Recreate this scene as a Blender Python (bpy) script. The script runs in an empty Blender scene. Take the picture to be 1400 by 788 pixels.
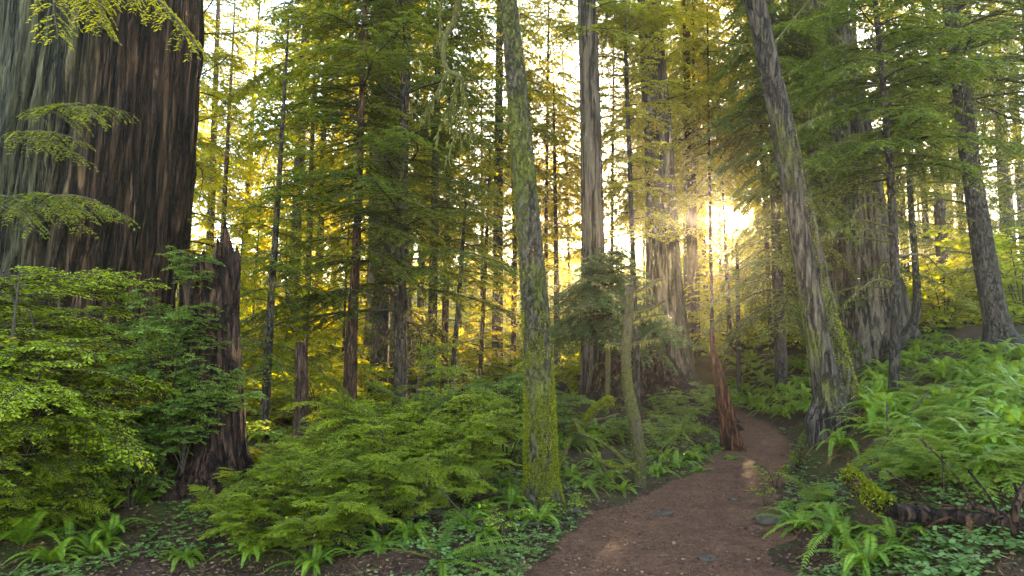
import bpy, math, random
import numpy as np
from mathutils import Vector, Matrix

# ------------------------------------------------------------------ camera, sky, sun, exposure
SC = bpy.context.scene
COL = SC.collection
F, PITCH, CZ = 933.0, math.radians(5.0), 1.6          # focal length in photo pixels, upward tilt, eye height
SUN_AZ, SUN_EL = math.radians(18.5), math.radians(10.3)  # clockwise from +Y; the sun stands in the picture

cam_d = bpy.data.cameras.new('camera')
cam = bpy.data.objects.new('camera', cam_d)
COL.objects.link(cam)
cam.location = (0, 0, CZ)
cam.rotation_euler = (math.pi / 2 + PITCH, 0, 0)
cam_d.sensor_width = 36.0
cam_d.lens = 36.0 * F / 1400.0
cam_d.clip_end = 2000
SC.camera = cam

W = bpy.data.worlds.new('World')
SC.world = W
W.use_nodes = True
wn, wl = W.node_tree.nodes, W.node_tree.links
wn.clear()
sky = wn.new('ShaderNodeTexSky')
sky.sky_type = 'NISHITA'
sky.sun_disc = False
sky.sun_elevation = SUN_EL
sky.sun_rotation = SUN_AZ
sky.air_density = 0.7
sky.dust_density = 0.3
sky.ozone_density = 1.2
bg = wn.new('ShaderNodeBackground')
bg.inputs['Strength'].default_value = 0.15
sd = Vector((math.sin(SUN_AZ) * math.cos(SUN_EL), math.cos(SUN_AZ) * math.cos(SUN_EL), math.sin(SUN_EL)))
# the visible disc of the sun itself
tc = wn.new('ShaderNodeTexCoord')
dp = wn.new('ShaderNodeVectorMath'); dp.operation = 'DOT_PRODUCT'
dp.inputs[1].default_value = sd
nz = wn.new('ShaderNodeVectorMath'); nz.operation = 'NORMALIZE'
wl.new(tc.outputs['Generated'], nz.inputs[0])
wl.new(nz.outputs[0], dp.inputs[0])
mr = wn.new('ShaderNodeMapRange')
mr.inputs['From Min'].default_value = math.cos(math.radians(0.55))
mr.inputs['From Max'].default_value = math.cos(math.radians(0.35))
mr.inputs['To Max'].default_value = 60.0
wl.new(dp.outputs['Value'], mr.inputs['Value'])
disc = wn.new('ShaderNodeBackground')
disc.inputs['Color'].default_value = (1.0, 0.86, 0.6, 1)
wl.new(mr.outputs[0], disc.inputs['Strength'])
add = wn.new('ShaderNodeAddShader')
wo = wn.new('ShaderNodeOutputWorld')
wl.new(sky.outputs[0], bg.inputs['Color'])
wl.new(bg.outputs[0], add.inputs[0])
wl.new(disc.outputs[0], add.inputs[1])
wl.new(add.outputs[0], wo.inputs['Surface'])

sun_d = bpy.data.lights.new('sun', 'SUN')
sun_d.energy = 4.5
sun_d.angle = math.radians(0.5)
sun_d.color = (1.0, 0.80, 0.52)
sun = bpy.data.objects.new('sun', sun_d)
COL.objects.link(sun)
sun.rotation_euler = (-sd).to_track_quat('-Z', 'Y').to_euler()
sun.location = (20, 60, 30)

SC.view_settings.view_transform = 'Standard'
SC.view_settings.look = 'None'
SC.view_settings.gamma = 1.0
SC.view_settings.exposure = 4.0
SC.view_settings.use_white_balance = True      # camera white balance set for open shade
SC.view_settings.white_balance_temperature = 8700
SC.view_settings.white_balance_tint = 10
SC.render.engine = 'CYCLES'
cy = SC.cycles
cy.max_bounces = 6
cy.diffuse_bounces = 4
cy.transmission_bounces = 5
cy.glossy_bounces = 2
cy.volume_bounces = 1
cy.use_denoising = True
cy.sample_clamp_indirect = 6.0
HAZE = 0.0010

RNG = np.random.default_rng(7)
random.seed(7)

# ------------------------------------------------------------------ numpy helpers
def smooth(a):
    a = np.clip(a, 0, 1)
    return a * a * (3 - 2 * a)

def _hash(i, j, k):
    n = (i * 374761393 + j * 668265263 + k * 2147483647 + 1013904223).astype(np.int64)
    n = (n ^ (n >> 13)) * 1274126177
    n = n & 0x7fffffff
    n = (n ^ (n >> 16)) * 2246822519 & 0x7fffffff
    return ((n >> 3) & 0xffff) / 65535.0

def vnoise(p):
    p = np.asarray(p, float)
    b = np.floor(p).astype(np.int64)
    f = p - b
    f = f * f * (3 - 2 * f)
    r = 0
    for dx in (0, 1):
        for dy in (0, 1):
            for dz in (0, 1):
                w = (f[..., 0] if dx else 1 - f[..., 0]) * (f[..., 1] if dy else 1 - f[..., 1]) * (f[..., 2] if dz else 1 - f[..., 2])
                r = r + w * _hash(b[..., 0] + dx, b[..., 1] + dy, b[..., 2] + dz)
    return r * 2 - 1

def fbm(p, o=3):
    p = np.asarray(p, float)
    r, a = 0, 1.0
    for k in range(o):
        r = r + a * vnoise(p * 2 ** k + 17.3 * k)
        a *= 0.5
    return r

def P3(x, y, z=0):
    x, y, z = np.broadcast_arrays(np.asarray(x, float), np.asarray(y, float), np.asarray(z, float))
    return np.stack([x, y, z], -1)

def unit(v):
    return v / np.maximum(np.linalg.norm(v, axis=-1, keepdims=True), 1e-9)

# ------------------------------------------------------------------ terrain
PY_ = [-30, 0, 4.8, 6, 7, 8, 9, 10, 11.3, 14, 17, 20, 24, 30, 150]
PX_ = [-1.0, 0.45, 0.98, 1.35, 1.80, 2.40, 2.95, 3.47, 4.05, 5.0, 5.4, 5.2, 4.2, 2.5, 2.5]
PW_ = [1, 1, .98, .96, .92, .78, .67, .58, .52, .44, .38, .36, .36, .36, .36]
def path_c(y): return np.interp(y, PY_, PX_)
def path_w(y): return np.interp(y, PY_, PW_)
MOUNDS = [(4.35, 9.0, .42, .75), (1.25, 13.0, .35, 1.6), (-2.4, 6.3, .22, .9), (-6.5, 11.5, .3, 2.5), (3.3, 6.1, .12, .7)]

def height(x, y):
    x = np.asarray(x, float); y = np.asarray(y, float)
    c, w = path_c(y), path_w(y)
    e = x - (c + w)
    l = (c - w) - x
    near = 0.55 + 0.45 * smooth((y - 1.5) / 6)
    r = (0.55 * smooth(e / 1.3) + 0.235 * np.clip(e - 0.7, 0, 6) + 0.05 * np.clip(e - 6.7, 0, 60)) * near
    lf = 0.10 * smooth(l / 0.9)
    far = 0.045 * np.clip(y - 17, 0, 45)
    hl = np.where(x < 0, 0.20 + 0 * x, 0.20 - 0.10 * smooth(x / 20))
    hill = hl * np.clip(y - 60, 0, 200) * 0.8
    off = np.clip(np.maximum(e, l) / 0.8, 0, 1)
    bump = off * (0.16 * vnoise(P3(x * .45, y * .45)) + 0.07 * vnoise(P3(x * 1.3, y * 1.3, 4)) + 0.03 * vnoise(P3(x * 4, y * 4, 9)))
    inner = (1 - off) * (0.02 * vnoise(P3(x * 2, y * 2, 3)) + 0.012 * vnoise(P3(x * 7, y * 7, 3)) - 0.03)
    z = r + lf + far + hill + bump + inner
    for mx, my, a, s in MOUNDS:
        z = z + a * np.exp(-((x - mx) ** 2 + (y - my) ** 2) / (s * s))
    return z

def H(x, y): return float(height(x, y))

def ray(px, py):
    u, v = (px - 700.0) / F, (394.0 - py) / F
    return np.array([u, math.cos(PITCH) - v * math.sin(PITCH), math.sin(PITCH) + v * math.cos(PITCH)])

def at(px, py, Y):
    d = ray(px, py)
    return np.array([0, 0, CZ]) + d * (Y / d[1])

def ground_at(px, py):
    d = ray(px, py)
    t = np.linspace(1.5, 80, 6000)
    p = d[None] * t[:, None] + np.array([0, 0, CZ])
    b = p[:, 2] < height(p[:, 0], p[:, 1])
    i = int(np.argmax(b)) if b.any() else len(t) - 1
    return p[i]

# ------------------------------------------------------------------ objects
def link(name, data):
    o = bpy.data.objects.new(name, data)
    COL.objects.link(o)
    return o

def tag(o, label=None, cat=None, group=None, kind=None):
    if label: o['label'] = label
    if cat: o['category'] = cat
    if group: o['group'] = group
    if kind: o['kind'] = kind
    return o

def empty(name, loc, label, cat, group=None, rz=0, s=1):
    o = link(name, None)
    o.empty_display_size = .2
    o.location = loc
    o.rotation_euler = (0, 0, rz)
    o.scale = (s, s, s)
    return tag(o, label, cat, group)

class Acc:
    """collects quads; build() makes them ONE mesh object"""
    def __init__(self):
        self.v, self.f, self.m, self.t, self.n, self.s = [], [], [], [], 0, []
    def add(self, v, f, mat=0, tint=None, smooth_=False):
        v = np.asarray(v, float).reshape(-1, 3); f = np.asarray(f, np.int64).reshape(-1, 4)
        self.v.append(v); self.f.append(f + self.n); self.n += len(v)
        self.m.append(np.full(len(f), mat, np.int32))
        self.s.append(np.full(len(f), smooth_, bool))
        self.t.append(np.full(len(f), .5) if tint is None else np.broadcast_to(np.asarray(tint, float), (len(f),)))
    def quads(self, q, mat=0, tint=None):
        q = np.asarray(q, float).reshape(-1, 4, 3)
        self.add(q.reshape(-1, 3), np.arange(len(q) * 4).reshape(-1, 4), mat, tint)
    def mesh(self, name, mats):
        v = np.concatenate(self.v); f = np.concatenate(self.f)
        me = bpy.data.meshes.new(name)
        me.vertices.add(len(v)); me.vertices.foreach_set('co', v.astype(np.float32).ravel())
        me.loops.add(len(f) * 4); me.loops.foreach_set('vertex_index', f.astype(np.int32).ravel())
        me.polygons.add(len(f))
        me.polygons.foreach_set('loop_start', np.arange(0, len(f) * 4, 4, dtype=np.int32))
        me.polygons.foreach_set('loop_total', np.full(len(f), 4, np.int32))
        me.polygons.foreach_set('material_index', np.concatenate(self.m))
        me.polygons.foreach_set('use_smooth', np.concatenate(self.s))
        a = me.attributes.new('tint', 'FLOAT', 'FACE')
        a.data.foreach_set('value', np.concatenate(self.t).astype(np.float32))
        for m in mats: me.materials.append(m)
        me.update(calc_edges=True)
        return me
    def build(self, name, mats, parent=None, off=None):
        if off is not None:
            self.v = [v - np.asarray(off)[None] for v in self.v]
        o = link(name, self.mesh(name, mats))
        if parent is not None: o.parent = parent
        return o

def spline(pts, n):
    pts = np.asarray(pts, float)
    k = len(pts)
    P = np.vstack([2 * pts[0] - pts[1], pts, 2 * pts[-1] - pts[-2]])
    u = np.linspace(0, k - 1 - 1e-6, n)
    i = np.floor(u).astype(int); t = (u - i)[:, None]
    p0, p1, p2, p3 = P[i], P[i + 1], P[i + 2], P[i + 3]
    return 0.5 * (2 * p1 + (p2 - p0) * t + (2 * p0 - 5 * p1 + 4 * p2 - p3) * t ** 2 + (3 * p1 - p0 - 3 * p2 + p3) * t ** 3)

def tube(acc, pts, rad, seg=8, mat=0, rough=0.0, freq=6.0, tint=None, twist=None):
    pts = np.asarray(pts, float); rad = np.broadcast_to(np.asarray(rad, float), (len(pts),))
    d = unit(np.gradient(pts, axis=0))
    ref = np.where(np.abs(d[:, 2:3]) > 0.8, np.array([[1.0, 0, 0]]), np.array([[0, 0, 1.0]]))
    if np.abs(d[:, 2]).mean() > .5: ref = np.broadcast_to(np.array([[1.0, 0.01, 0]]), d.shape)
    else: ref = np.broadcast_to(np.array([[0.013, 0.02, 1.0]]), d.shape)
    a = unit(np.cross(d, ref)); b = np.cross(d, a)
    th = np.linspace(0, 2 * np.pi, seg, endpoint=False)
    ring = a[:, None] * np.cos(th)[None, :, None] + b[:, None] * np.sin(th)[None, :, None]
    r = rad[:, None, None] * np.ones((1, seg, 1))
    if rough:
        base = pts[:, None] + ring * r
        r = r * (1 + rough * fbm(base * np.array([freq, freq, freq * .4]), 3)[..., None])
    v = pts[:, None] + ring * r
    n = len(pts)
    i = np.arange(n - 1)[:, None] * seg; j = np.arange(seg)[None]
    jn = (j + 1) % seg
    f = np.stack([i + j, i + jn, i + seg + jn, i + seg + j], -1).reshape(-1, 4)
    acc.add(v, f, mat, tint, True)
    # end caps as fans folded to quads
    for e, rev in ((0, True), (n - 1, False)):
        if rad[e] > 0.012:
            c = e * seg
            q = np.array([[c, c + k, c + k + 1, c + k + 2] for k in range(1, seg - 2, 2)])
            if len(q):
                acc.add(v.reshape(-1, 3), (q[:, ::-1] if rev else q), mat, tint if tint is None or np.ndim(tint) == 0 else None, False)

def kites(acc, p, d, l, w, nrm, mat=0, tint=None, wide=.42):
    """pointed leaf quads: base p, direction d, length l, half width w, approx normal nrm"""
    s = unit(np.cross(d, nrm))
    l = np.asarray(l, float)[..., None]; w = np.asarray(w, float)[..., None]
    q = np.stack([p, p + d * l * wide + s * w, p + d * l, p + d * l * wide - s * w], -2)
    acc.quads(q, mat, tint)

def spray(acc, p0, d0, L, droop, rng, ll=.06, lw=.018, ds=.04, sp=.10, tw=.38, r0=None, ang=55, tdroop=.3,
          wood=0, leaf=1, tmin=.12, lang=52, flat=.25, tint0=.5, tintv=.35, drop=0.0, curl=0.0):
    """one leafy limb: arched spine, side twigs on both sides in a flat layer, leaflets along every twig"""
    d0 = np.asarray(d0, float); d0 = d0 / np.linalg.norm(d0)
    up = np.array([0, 0, 1.0])
    lat = np.cross(d0, up)
    lat = lat / max(np.linalg.norm(lat), 1e-6) if np.linalg.norm(lat) > 1e-4 else np.array([1.0, 0, 0])
    wob = rng.normal(0, .05, 2)
    def pos(t):
        t = t[..., None]
        return p0 + L * (d0 * t - up * droop * t ** 2 + lat * (wob[0] * np.sin(t * 5) + (wob[1] + curl) * t * t))
    def tan(t):
        t = t[..., None]
        return unit(d0 - up * 2 * droop * t + lat * (wob[0] * 5 * np.cos(t * 5) + 2 * (wob[1] + curl) * t))
    if r0 is None: r0 = .006 + .007 * L
    ts = np.linspace(0, 1, 7)
    tube(acc, pos(ts), r0 * (1 - .85 * ts), 4, wood)
    n = max(3, int(L / sp)) * 2
    t = tmin + (1 - tmin) * (np.arange(n) + rng.random(n) * .8) / n
    if drop: t = t[rng.random(n) > drop]
    n = len(t)
    if n == 0: return
    side = np.where(np.arange(n) % 2 == 0, 1.0, -1.0)
    tl = L * tw * (1 - t ** 1.6) * (.55 + .6 * rng.random(n)) + .5 * ll + .04 * L
    a = np.radians(ang - 18 * t + rng.normal(0, 7, n))
    T = tan(t)
    latv = unit(np.cross(T, up))
    td = unit(T * np.cos(a)[:, None] + latv * (side * np.sin(a))[:, None] + up * rng.normal(0, .10, n)[:, None])
    B = pos(t)
    K = max(2, int(tl.max() / ds))
    s = (np.arange(K)[None] + .5 + rng.random((n, K)) * .5) * ds
    mask = s < tl[:, None]
    q = s / tl[:, None]
    Pm = B[:, None] + td[:, None] * s[..., None] - up * (tdroop * tl[:, None] * q ** 2)[..., None]
    dirm = unit(td[:, None] - up * (2 * tdroop * q)[..., None])
    # the twig stems themselves
    e = tl * .97
    mid = B + td * (e * .5)[:, None] - up * (tdroop * tl * .25)[:, None]
    tip = B + td * e[:, None] - up * (tdroop * tl * .94)[:, None]
    tr = .0022 + .0035 * tl
    for A, Bq in ((B, mid), (mid, tip)):
        dd = unit(Bq - A); sv = unit(np.cross(dd, up)) * tr[:, None]
        acc.quads(np.stack([A - sv, A + sv, Bq + sv * .6, Bq - sv * .6], 1), wood)
        uv = np.cross(dd, unit(sv)) * tr[:, None]
        acc.quads(np.stack([A - uv, A + uv, Bq + uv * .6, Bq - uv * .6], 1), wood)
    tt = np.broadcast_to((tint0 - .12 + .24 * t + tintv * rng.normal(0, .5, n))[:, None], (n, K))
    for sg in (1, -1):
        m = mask & (rng.random((n, K)) < .94)
        p = Pm[m]; dm = dirm[m]
        k = len(p)
        if not k: continue
        la = np.radians(lang + rng.normal(0, 10, k))
        lv = unit(np.cross(dm, up))
        ld = unit(dm * np.cos(la)[:, None] + lv * (sg * np.sin(la))[:, None] + up * rng.normal(-.12, .22, k)[:, None])
        nr = unit(up + rng.normal(0, flat, (k, 3)))
        sz = (.7 + .6 * rng.random(k))
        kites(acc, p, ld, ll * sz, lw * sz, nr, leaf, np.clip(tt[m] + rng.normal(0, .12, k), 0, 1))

# ------------------------------------------------------------------ materials
MATS = {}
def mat(name):
    m = bpy.data.materials.new(name); m.use_nodes = True
    nt = m.node_tree; nt.nodes.clear()
    out = nt.nodes.new('ShaderNodeOutputMaterial')
    MATS[name] = m
    return m, nt, out

def N(nt, typ, **kw):
    n = nt.nodes.new(typ)
    for k, v in kw.items():
        if k in ('operation', 'blend_type', 'data_type', 'attribute_name', 'noise_dimensions', 'feature'): setattr(n, k, v)
        else: n.inputs[k].default_value = v
    return n

def ramp(nt, fac, stops):
    r = nt.nodes.new('ShaderNodeValToRGB')
    el = r.color_ramp.elements
    while len(el) < len(stops): el.new(.5)
    for e, (p, c) in zip(el, stops): e.position = p; e.color = (*c, 1)
    nt.links.new(fac, r.inputs[0])
    return r.outputs[0]

def noise_tex(nt, scale, stretch=(1, 1, 1), detail=4, rough=.55, coord='Object', w=0):
    t = nt.nodes.new('ShaderNodeTexCoord')
    mp = nt.nodes.new('ShaderNodeMapping'); mp.inputs['Scale'].default_value = stretch
    mp.inputs['Location'].default_value = (w, w * 1.7, w * .3)
    nt.links.new(t.outputs[coord], mp.inputs[0])
    n = nt.nodes.new('ShaderNodeTexNoise')
    n.inputs['Scale'].default_value = scale; n.inputs['Detail'].default_value = detail; n.inputs['Roughness'].default_value = rough
    nt.links.new(mp.outputs[0], n.inputs['Vector'])
    return n.outputs[0]

def mixc(nt, fac, a, b):
    m = nt.nodes.new('ShaderNodeMix'); m.data_type = 'RGBA'
    if isinstance(fac, float): m.inputs[0].default_value = fac
    else: nt.links.new(fac, m.inputs[0])
    for s, v in ((6, a), (7, b)):
        if isinstance(v, tuple): m.inputs[s].default_value = (*v, 1)
        else: nt.links.new(v, m.inputs[s])
    return m.outputs[2]

def leaf_mat(name, dark, mid, light, trans, tf=.5, rough=.5, spec=.3):
    m, nt, out = mat(name)
    at_ = N(nt, 'ShaderNodeAttribute', attribute_name='tint')
    oi = nt.nodes.new('ShaderNodeObjectInfo')
    # each plant a little lighter or darker than its neighbour
    ad = N(nt, 'ShaderNodeMath', operation='MULTIPLY_ADD'); ad.inputs[1].default_value = .35; ad.inputs[2].default_value = -.17
    nt.links.new(oi.outputs['Random'], ad.inputs[0])
    sm = N(nt, 'ShaderNodeMath', operation='ADD')
    nt.links.new(at_.outputs['Fac'], sm.inputs[0]); nt.links.new(ad.outputs[0], sm.inputs[1])
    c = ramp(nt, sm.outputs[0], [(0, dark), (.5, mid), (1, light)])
    p = N(nt, 'ShaderNodeBsdfPrincipled'); p.inputs['Roughness'].default_value = rough
    p.inputs['Specular IOR Level'].default_value = spec
    nt.links.new(c, p.inputs['Base Color'])
    t = nt.nodes.new('ShaderNodeBsdfTranslucent')
    tcol = ramp(nt, sm.outputs[0], [(0, tuple(x * .65 for x in trans)), (1, tuple(min(1, x * 1.25) for x in trans))])
    nt.links.new(tcol, t.inputs['Color'])
    mx = nt.nodes.new('ShaderNodeMixShader'); mx.inputs[0].default_value = tf
    nt.links.new(p.outputs[0], mx.inputs[1]); nt.links.new(t.outputs[0], mx.inputs[2])
    nt.links.new(mx.outputs[0], out.inputs['Surface'])
    return m

def furrow(nt, c, scale, zs, width, dark=.16, w=5.5):
    """interlacing cracks: the bark's dark fissured lines between its plates"""
    n = noise_tex(nt, scale, (1, 1, zs), 4, .62, w=w)
    s = N(nt, 'ShaderNodeMath', operation='SUBTRACT'); s.inputs[1].default_value = .5
    nt.links.new(n, s.inputs[0])
    ab = N(nt, 'ShaderNodeMath', operation='ABSOLUTE'); nt.links.new(s.outputs[0], ab.inputs[0])
    f = ramp(nt, ab.outputs[0], [(0.0, (0, 0, 0)), (width, (1, 1, 1))])
    k = ramp(nt, ab.outputs[0], [(0.0, (dark, dark, dark)), (width, (1, 1, 1))])
    mu = nt.nodes.new('ShaderNodeMix'); mu.data_type = 'RGBA'; mu.blend_type = 'MULTIPLY'; mu.inputs[0].default_value = 1
    nt.links.new(c, mu.inputs[6]); nt.links.new(k, mu.inputs[7])
    return mu.outputs[2], f

def bark_mat(name, stops, scale=14, stretch=(1, 1, .12), bump=.6, moss=None, moss_lo=.5, moss_hi=.7, moss_scale=1.2, grey=None, dist=.03, fur=None):
    m, nt, out = mat(name)
    n1 = noise_tex(nt, scale, stretch, 6, .65)
    n2 = noise_tex(nt, scale * .25, (1, 1, .4), 3, w=3.1)
    c = ramp(nt, n1, stops)
    if grey:
        c = mixc(nt, ramp(nt, n2, [(.42, (0, 0, 0)), (.62, (1, 1, 1))]), c, grey)
    fh = None
    if fur:
        c, fh = furrow(nt, c, *fur)
    if moss:
        n3 = noise_tex(nt, moss_scale, (1, 1, .45), 5, .65, w=7.7)
        f = ramp(nt, n3, [(moss_lo, (0, 0, 0)), (moss_hi, (1, 1, 1))])
        n4 = noise_tex(nt, 40, (1, 1, 1), 3)
        mc = ramp(nt, n4, [(.3, tuple(x * .5 for x in moss)), (.7, tuple(x * 1.3 for x in moss))])
        c = mixc(nt, f, c, mc)
    p = N(nt, 'ShaderNodeBsdfPrincipled'); p.inputs['Roughness'].default_value = .9
    p.inputs['Specular IOR Level'].default_value = .2
    nt.links.new(c, p.inputs['Base Color'])
    b = nt.nodes.new('ShaderNodeBump'); b.inputs['Strength'].default_value = bump; b.inputs['Distance'].default_value = dist
    nt.links.new(n1, b.inputs['Height']); nt.links.new(b.outputs[0], p.inputs['Normal'])
    if fh is not None:
        b2 = nt.nodes.new('ShaderNodeBump'); b2.inputs['Strength'].default_value = 1; b2.inputs['Distance'].default_value = dist * 1.6
        nt.links.new(fh, b2.inputs['Height']); nt.links.new(b2.outputs[0], b.inputs['Normal'])
    nt.links.new(p.outputs[0], out.inputs['Surface'])
    return m

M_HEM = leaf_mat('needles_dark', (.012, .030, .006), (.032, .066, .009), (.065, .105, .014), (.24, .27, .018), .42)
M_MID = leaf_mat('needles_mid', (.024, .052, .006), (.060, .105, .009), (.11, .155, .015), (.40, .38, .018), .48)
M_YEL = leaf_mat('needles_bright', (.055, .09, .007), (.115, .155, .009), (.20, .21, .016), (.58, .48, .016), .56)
M_BLUE = leaf_mat('needles_bluish', (.016, .042, .012), (.036, .080, .022), (.065, .115, .032), (.14, .18, .03), .3)
M_HUCK = leaf_mat('huckleberry_leaf', (.085, .145, .005), (.20, .275, .009), (.32, .39, .02), (.46, .50, .015), .42, .45, .3)
M_HUCKD = leaf_mat('huckleberry_leaf_cool', (.04, .095, .012), (.095, .175, .022), (.17, .26, .042), (.28, .36, .03), .4, .45, .3)
M_GLADE = leaf_mat('glade_leaf', (.085, .14, .006), (.18, .26, .008), (.28, .34, .016), (.60, .60, .014), .52)
M_FERN = leaf_mat('fern_leaf', (.045, .10, .007), (.10, .185, .014), (.19, .29, .03), (.36, .44, .025), .42, .42, .35)
M_FERNP = leaf_mat('pale_fern_leaf', (.055, .11, .012), (.115, .185, .022), (.20, .27, .045), (.38, .40, .04), .45, .5, .3)
M_DRY = leaf_mat('dry_fern_leaf', (.07, .03, .012), (.14, .06, .02), (.22, .10, .03), (.25, .12, .03), .3)
M_LICH = leaf_mat('lichen_strand', (.05, .055, .02), (.10, .10, .03), (.16, .15, .05), (.30, .26, .05), .4, .8, .1)
M_MOSS = leaf_mat('moss_tuft', (.040, .058, .005), (.11, .125, .007), (.22, .22, .012), (.30, .29, .014), .3, .9, .1)
M_CLOV = leaf_mat('clover_leaf', (.05, .10, .02), (.09, .17, .035), (.15, .24, .06), (.2, .3, .05), .3)

B_FAR = bark_mat('old_redwood_bark', [(.34, (.014, .010, .008)), (.5, (.060, .042, .033)), (.66, (.125, .094, .075))], 16, (1, 1, .07), 1.0, grey=(.082, .064, .046), dist=.06, fur=(5, .09, .05))
B_DARK = bark_mat('dark_conifer_bark', [(.36, (.010, .007, .006)), (.52, (.040, .028, .022)), (.68, (.085, .064, .052))], 30, (1, 1, .35), 1.0, grey=(.052, .041, .030), fur=(14, .3, .05, .3))
B_BROWN = bark_mat('reddish_bark', [(.36, (.018, .008, .005)), (.52, (.065, .032, .020)), (.68, (.13, .07, .045))], 30, (1, 1, .18), 1.0, fur=(13, .15, .05, .25))
B_LEAN = bark_mat('leaning_bark', [(.36, (.018, .013, .010)), (.52, (.048, .034, .026)), (.68, (.095, .072, .058))], 30, (1, 1, .16), 1.0, fur=(11, .14, .05, .25), moss=(.10, .10, .010), moss_lo=.52, moss_hi=.68, moss_scale=1.6)
B_MOSS = bark_mat('mossy_bark', [(.36, (.016, .012, .008)), (.52, (.045, .034, .025)), (.68, (.095, .076, .06))], 34, (1, 1, .4), 1.0, fur=(16, .45, .045, .35), moss=(.068, .070, .011), moss_lo=.44, moss_hi=.62, moss_scale=2.6)
B_MOSSY = bark_mat('thick_moss_bark', [(.36, (.018, .013, .008)), (.6, (.075, .055, .032))], 34, (1, 1, .4), 1.0, moss=(.055, .048, .012), moss_lo=.44, moss_hi=.58, moss_scale=3)
B_ROT = bark_mat('rotten_wood', [(.36, (.006, .003, .002)), (.5, (.034, .015, .010)), (.64, (.085, .042, .026)), (.78, (.14, .075, .05))], 22, (1, 1, .20), 1.0, moss=(.04, .042, .008), moss_lo=.62, moss_hi=.72, dist=.06, fur=(9, .2, .06, .2))
B_ORANGE = bark_mat('orange_rotten_wood', [(.36, (.020, .008, .004)), (.5, (.095, .032, .013)), (.66, (.175, .062, .026)), (.8, (.19, .085, .045))], 26, (1, 1, .14), 1.0, dist=.04, fur=(15, .10, .06, .22), moss=(.05, .045, .012), moss_lo=.6, moss_hi=.7, moss_scale=3)
B_TWIG = bark_mat('twig_bark', [(.3, (.016, .011, .008)), (.6, (.05, .036, .026))], 30, (1, 1, 1), .3)
B_TWIGM = bark_mat('mossy_twig', [(.3, (.03, .026, .012)), (.6, (.075, .068, .02))], 30, (1, 1, 1), .5)

def ground_mat(name, stops, spec_stops, leafy, tone):
    m, nt, out = mat(name)
    n1 = noise_tex(nt, 24, (1, 1, 1), 7, .75, 'Object')
    n2 = noise_tex(nt, 1.6, (1, 1, 1), 5, .6, 'Object', 2.2)
    n3 = noise_tex(nt, 75, (1, 1, 1), 3, .7, 'Object', 5)
    n4 = noise_tex(nt, 5, (1, 1, 1), 4, .6, 'Object', 8)
    c = ramp(nt, n1, stops)
    c2 = ramp(nt, n3, spec_stops)
    c = mixc(nt, .45, c, c2)
    t = ramp(nt, n4, [(.3, tone), (.7, (1, 1, 1))])
    mu = nt.nodes.new('ShaderNodeMix'); mu.data_type = 'RGBA'; mu.blend_type = 'MULTIPLY'; mu.inputs[0].default_value = .8
    nt.links.new(c, mu.inputs[6]); nt.links.new(t, mu.inputs[7]); c = mu.outputs[2]
    f = ramp(nt, n2, [(.46, (0, 0, 0)), (.64, (1, 1, 1))])
    c = mixc(nt, f, c, leafy) if leafy else c
    p = N(nt, 'ShaderNodeBsdfPrincipled'); p.inputs['Roughness'].default_value = .95
    p.inputs['Specular IOR Level'].default_value = .15
    nt.links.new(c, p.inputs['Base Color'])
    b = nt.nodes.new('ShaderNodeBump'); b.inputs['Strength'].default_value = 1; b.inputs['Distance'].default_value = .04
    nt.links.new(n1, b.inputs['Height'])
    b2 = nt.nodes.new('ShaderNodeBump'); b2.inputs['Strength'].default_value = .7; b2.inputs['Distance'].default_value = .012
    nt.links.new(n3, b2.inputs['Height']); nt.links.new(b.outputs[0], b2.inputs['Normal'])
    nt.links.new(b2.outputs[0], p.inputs['Normal'])
    nt.links.new(p.outputs[0], out.inputs['Surface'])
    return m
M_GROUND = ground_mat('forest_floor', [(.36, (.014, .007, .004)), (.5, (.055, .026, .016)), (.64, (.13, .066, .04))], [(.38, (.02, .010, .006)), (.62, (.16, .085, .05))], (.045, .050, .010), (.5, .5, .5))
M_PATH = ground_mat('dirt_path', [(.36, (.040, .016, .010)), (.5, (.155, .060, .032)), (.64, (.26, .115, .064))], [(.38, (.040, .017, .011)), (.62, (.28, .145, .085))], None, (.6, .56, .54))
M_LITTER = leaf_mat('litter_flake', (.035, .014, .008), (.15, .07, .04), (.30, .17, .10), (.1, .05, .03), .1, .9, .1)
M_STONE = bark_mat('grey_stone', [(.3, (.025, .018, .012)), (.6, (.075, .055, .040)), (.8, (.12, .09, .07))], 8, (1, 1, 1), .5, moss=(.08, .085, .02), moss_lo=.6, moss_hi=.75, moss_scale=4)

# ------------------------------------------------------------------ haze: the lit morning air among the trunks
def haze_box():
    x0, x1, y0, y1, z0, z1 = -90, 90, -34, 136, -3, 40
    v = [(x, y, z) for z in (z0, z1) for y in (y0, y1) for x in (x0, x1)]
    f = [(0, 2, 3, 1), (4, 5, 7, 6), (0, 1, 5, 4), (2, 6, 7, 3), (0, 4, 6, 2), (1, 3, 7, 5)]
    me = bpy.data.meshes.new('haze'); me.from_pydata(v, [], f); me.update()
    m, nt, out = mat('haze_air')
    vol = nt.nodes.new('ShaderNodeVolumePrincipled')
    vol.inputs['Color'].default_value = (.95, .95, .93, 1)
    vol.inputs['Density'].default_value = HAZE
    vol.inputs['Anisotropy'].default_value = .78
    nt.links.new(vol.outputs[0], out.inputs['Volume'])
    me.materials.append(m)
    tag(link('haze', me), 'thin sunlit morning haze between the forest trunks', 'haze', kind='stuff')
haze_box()

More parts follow.
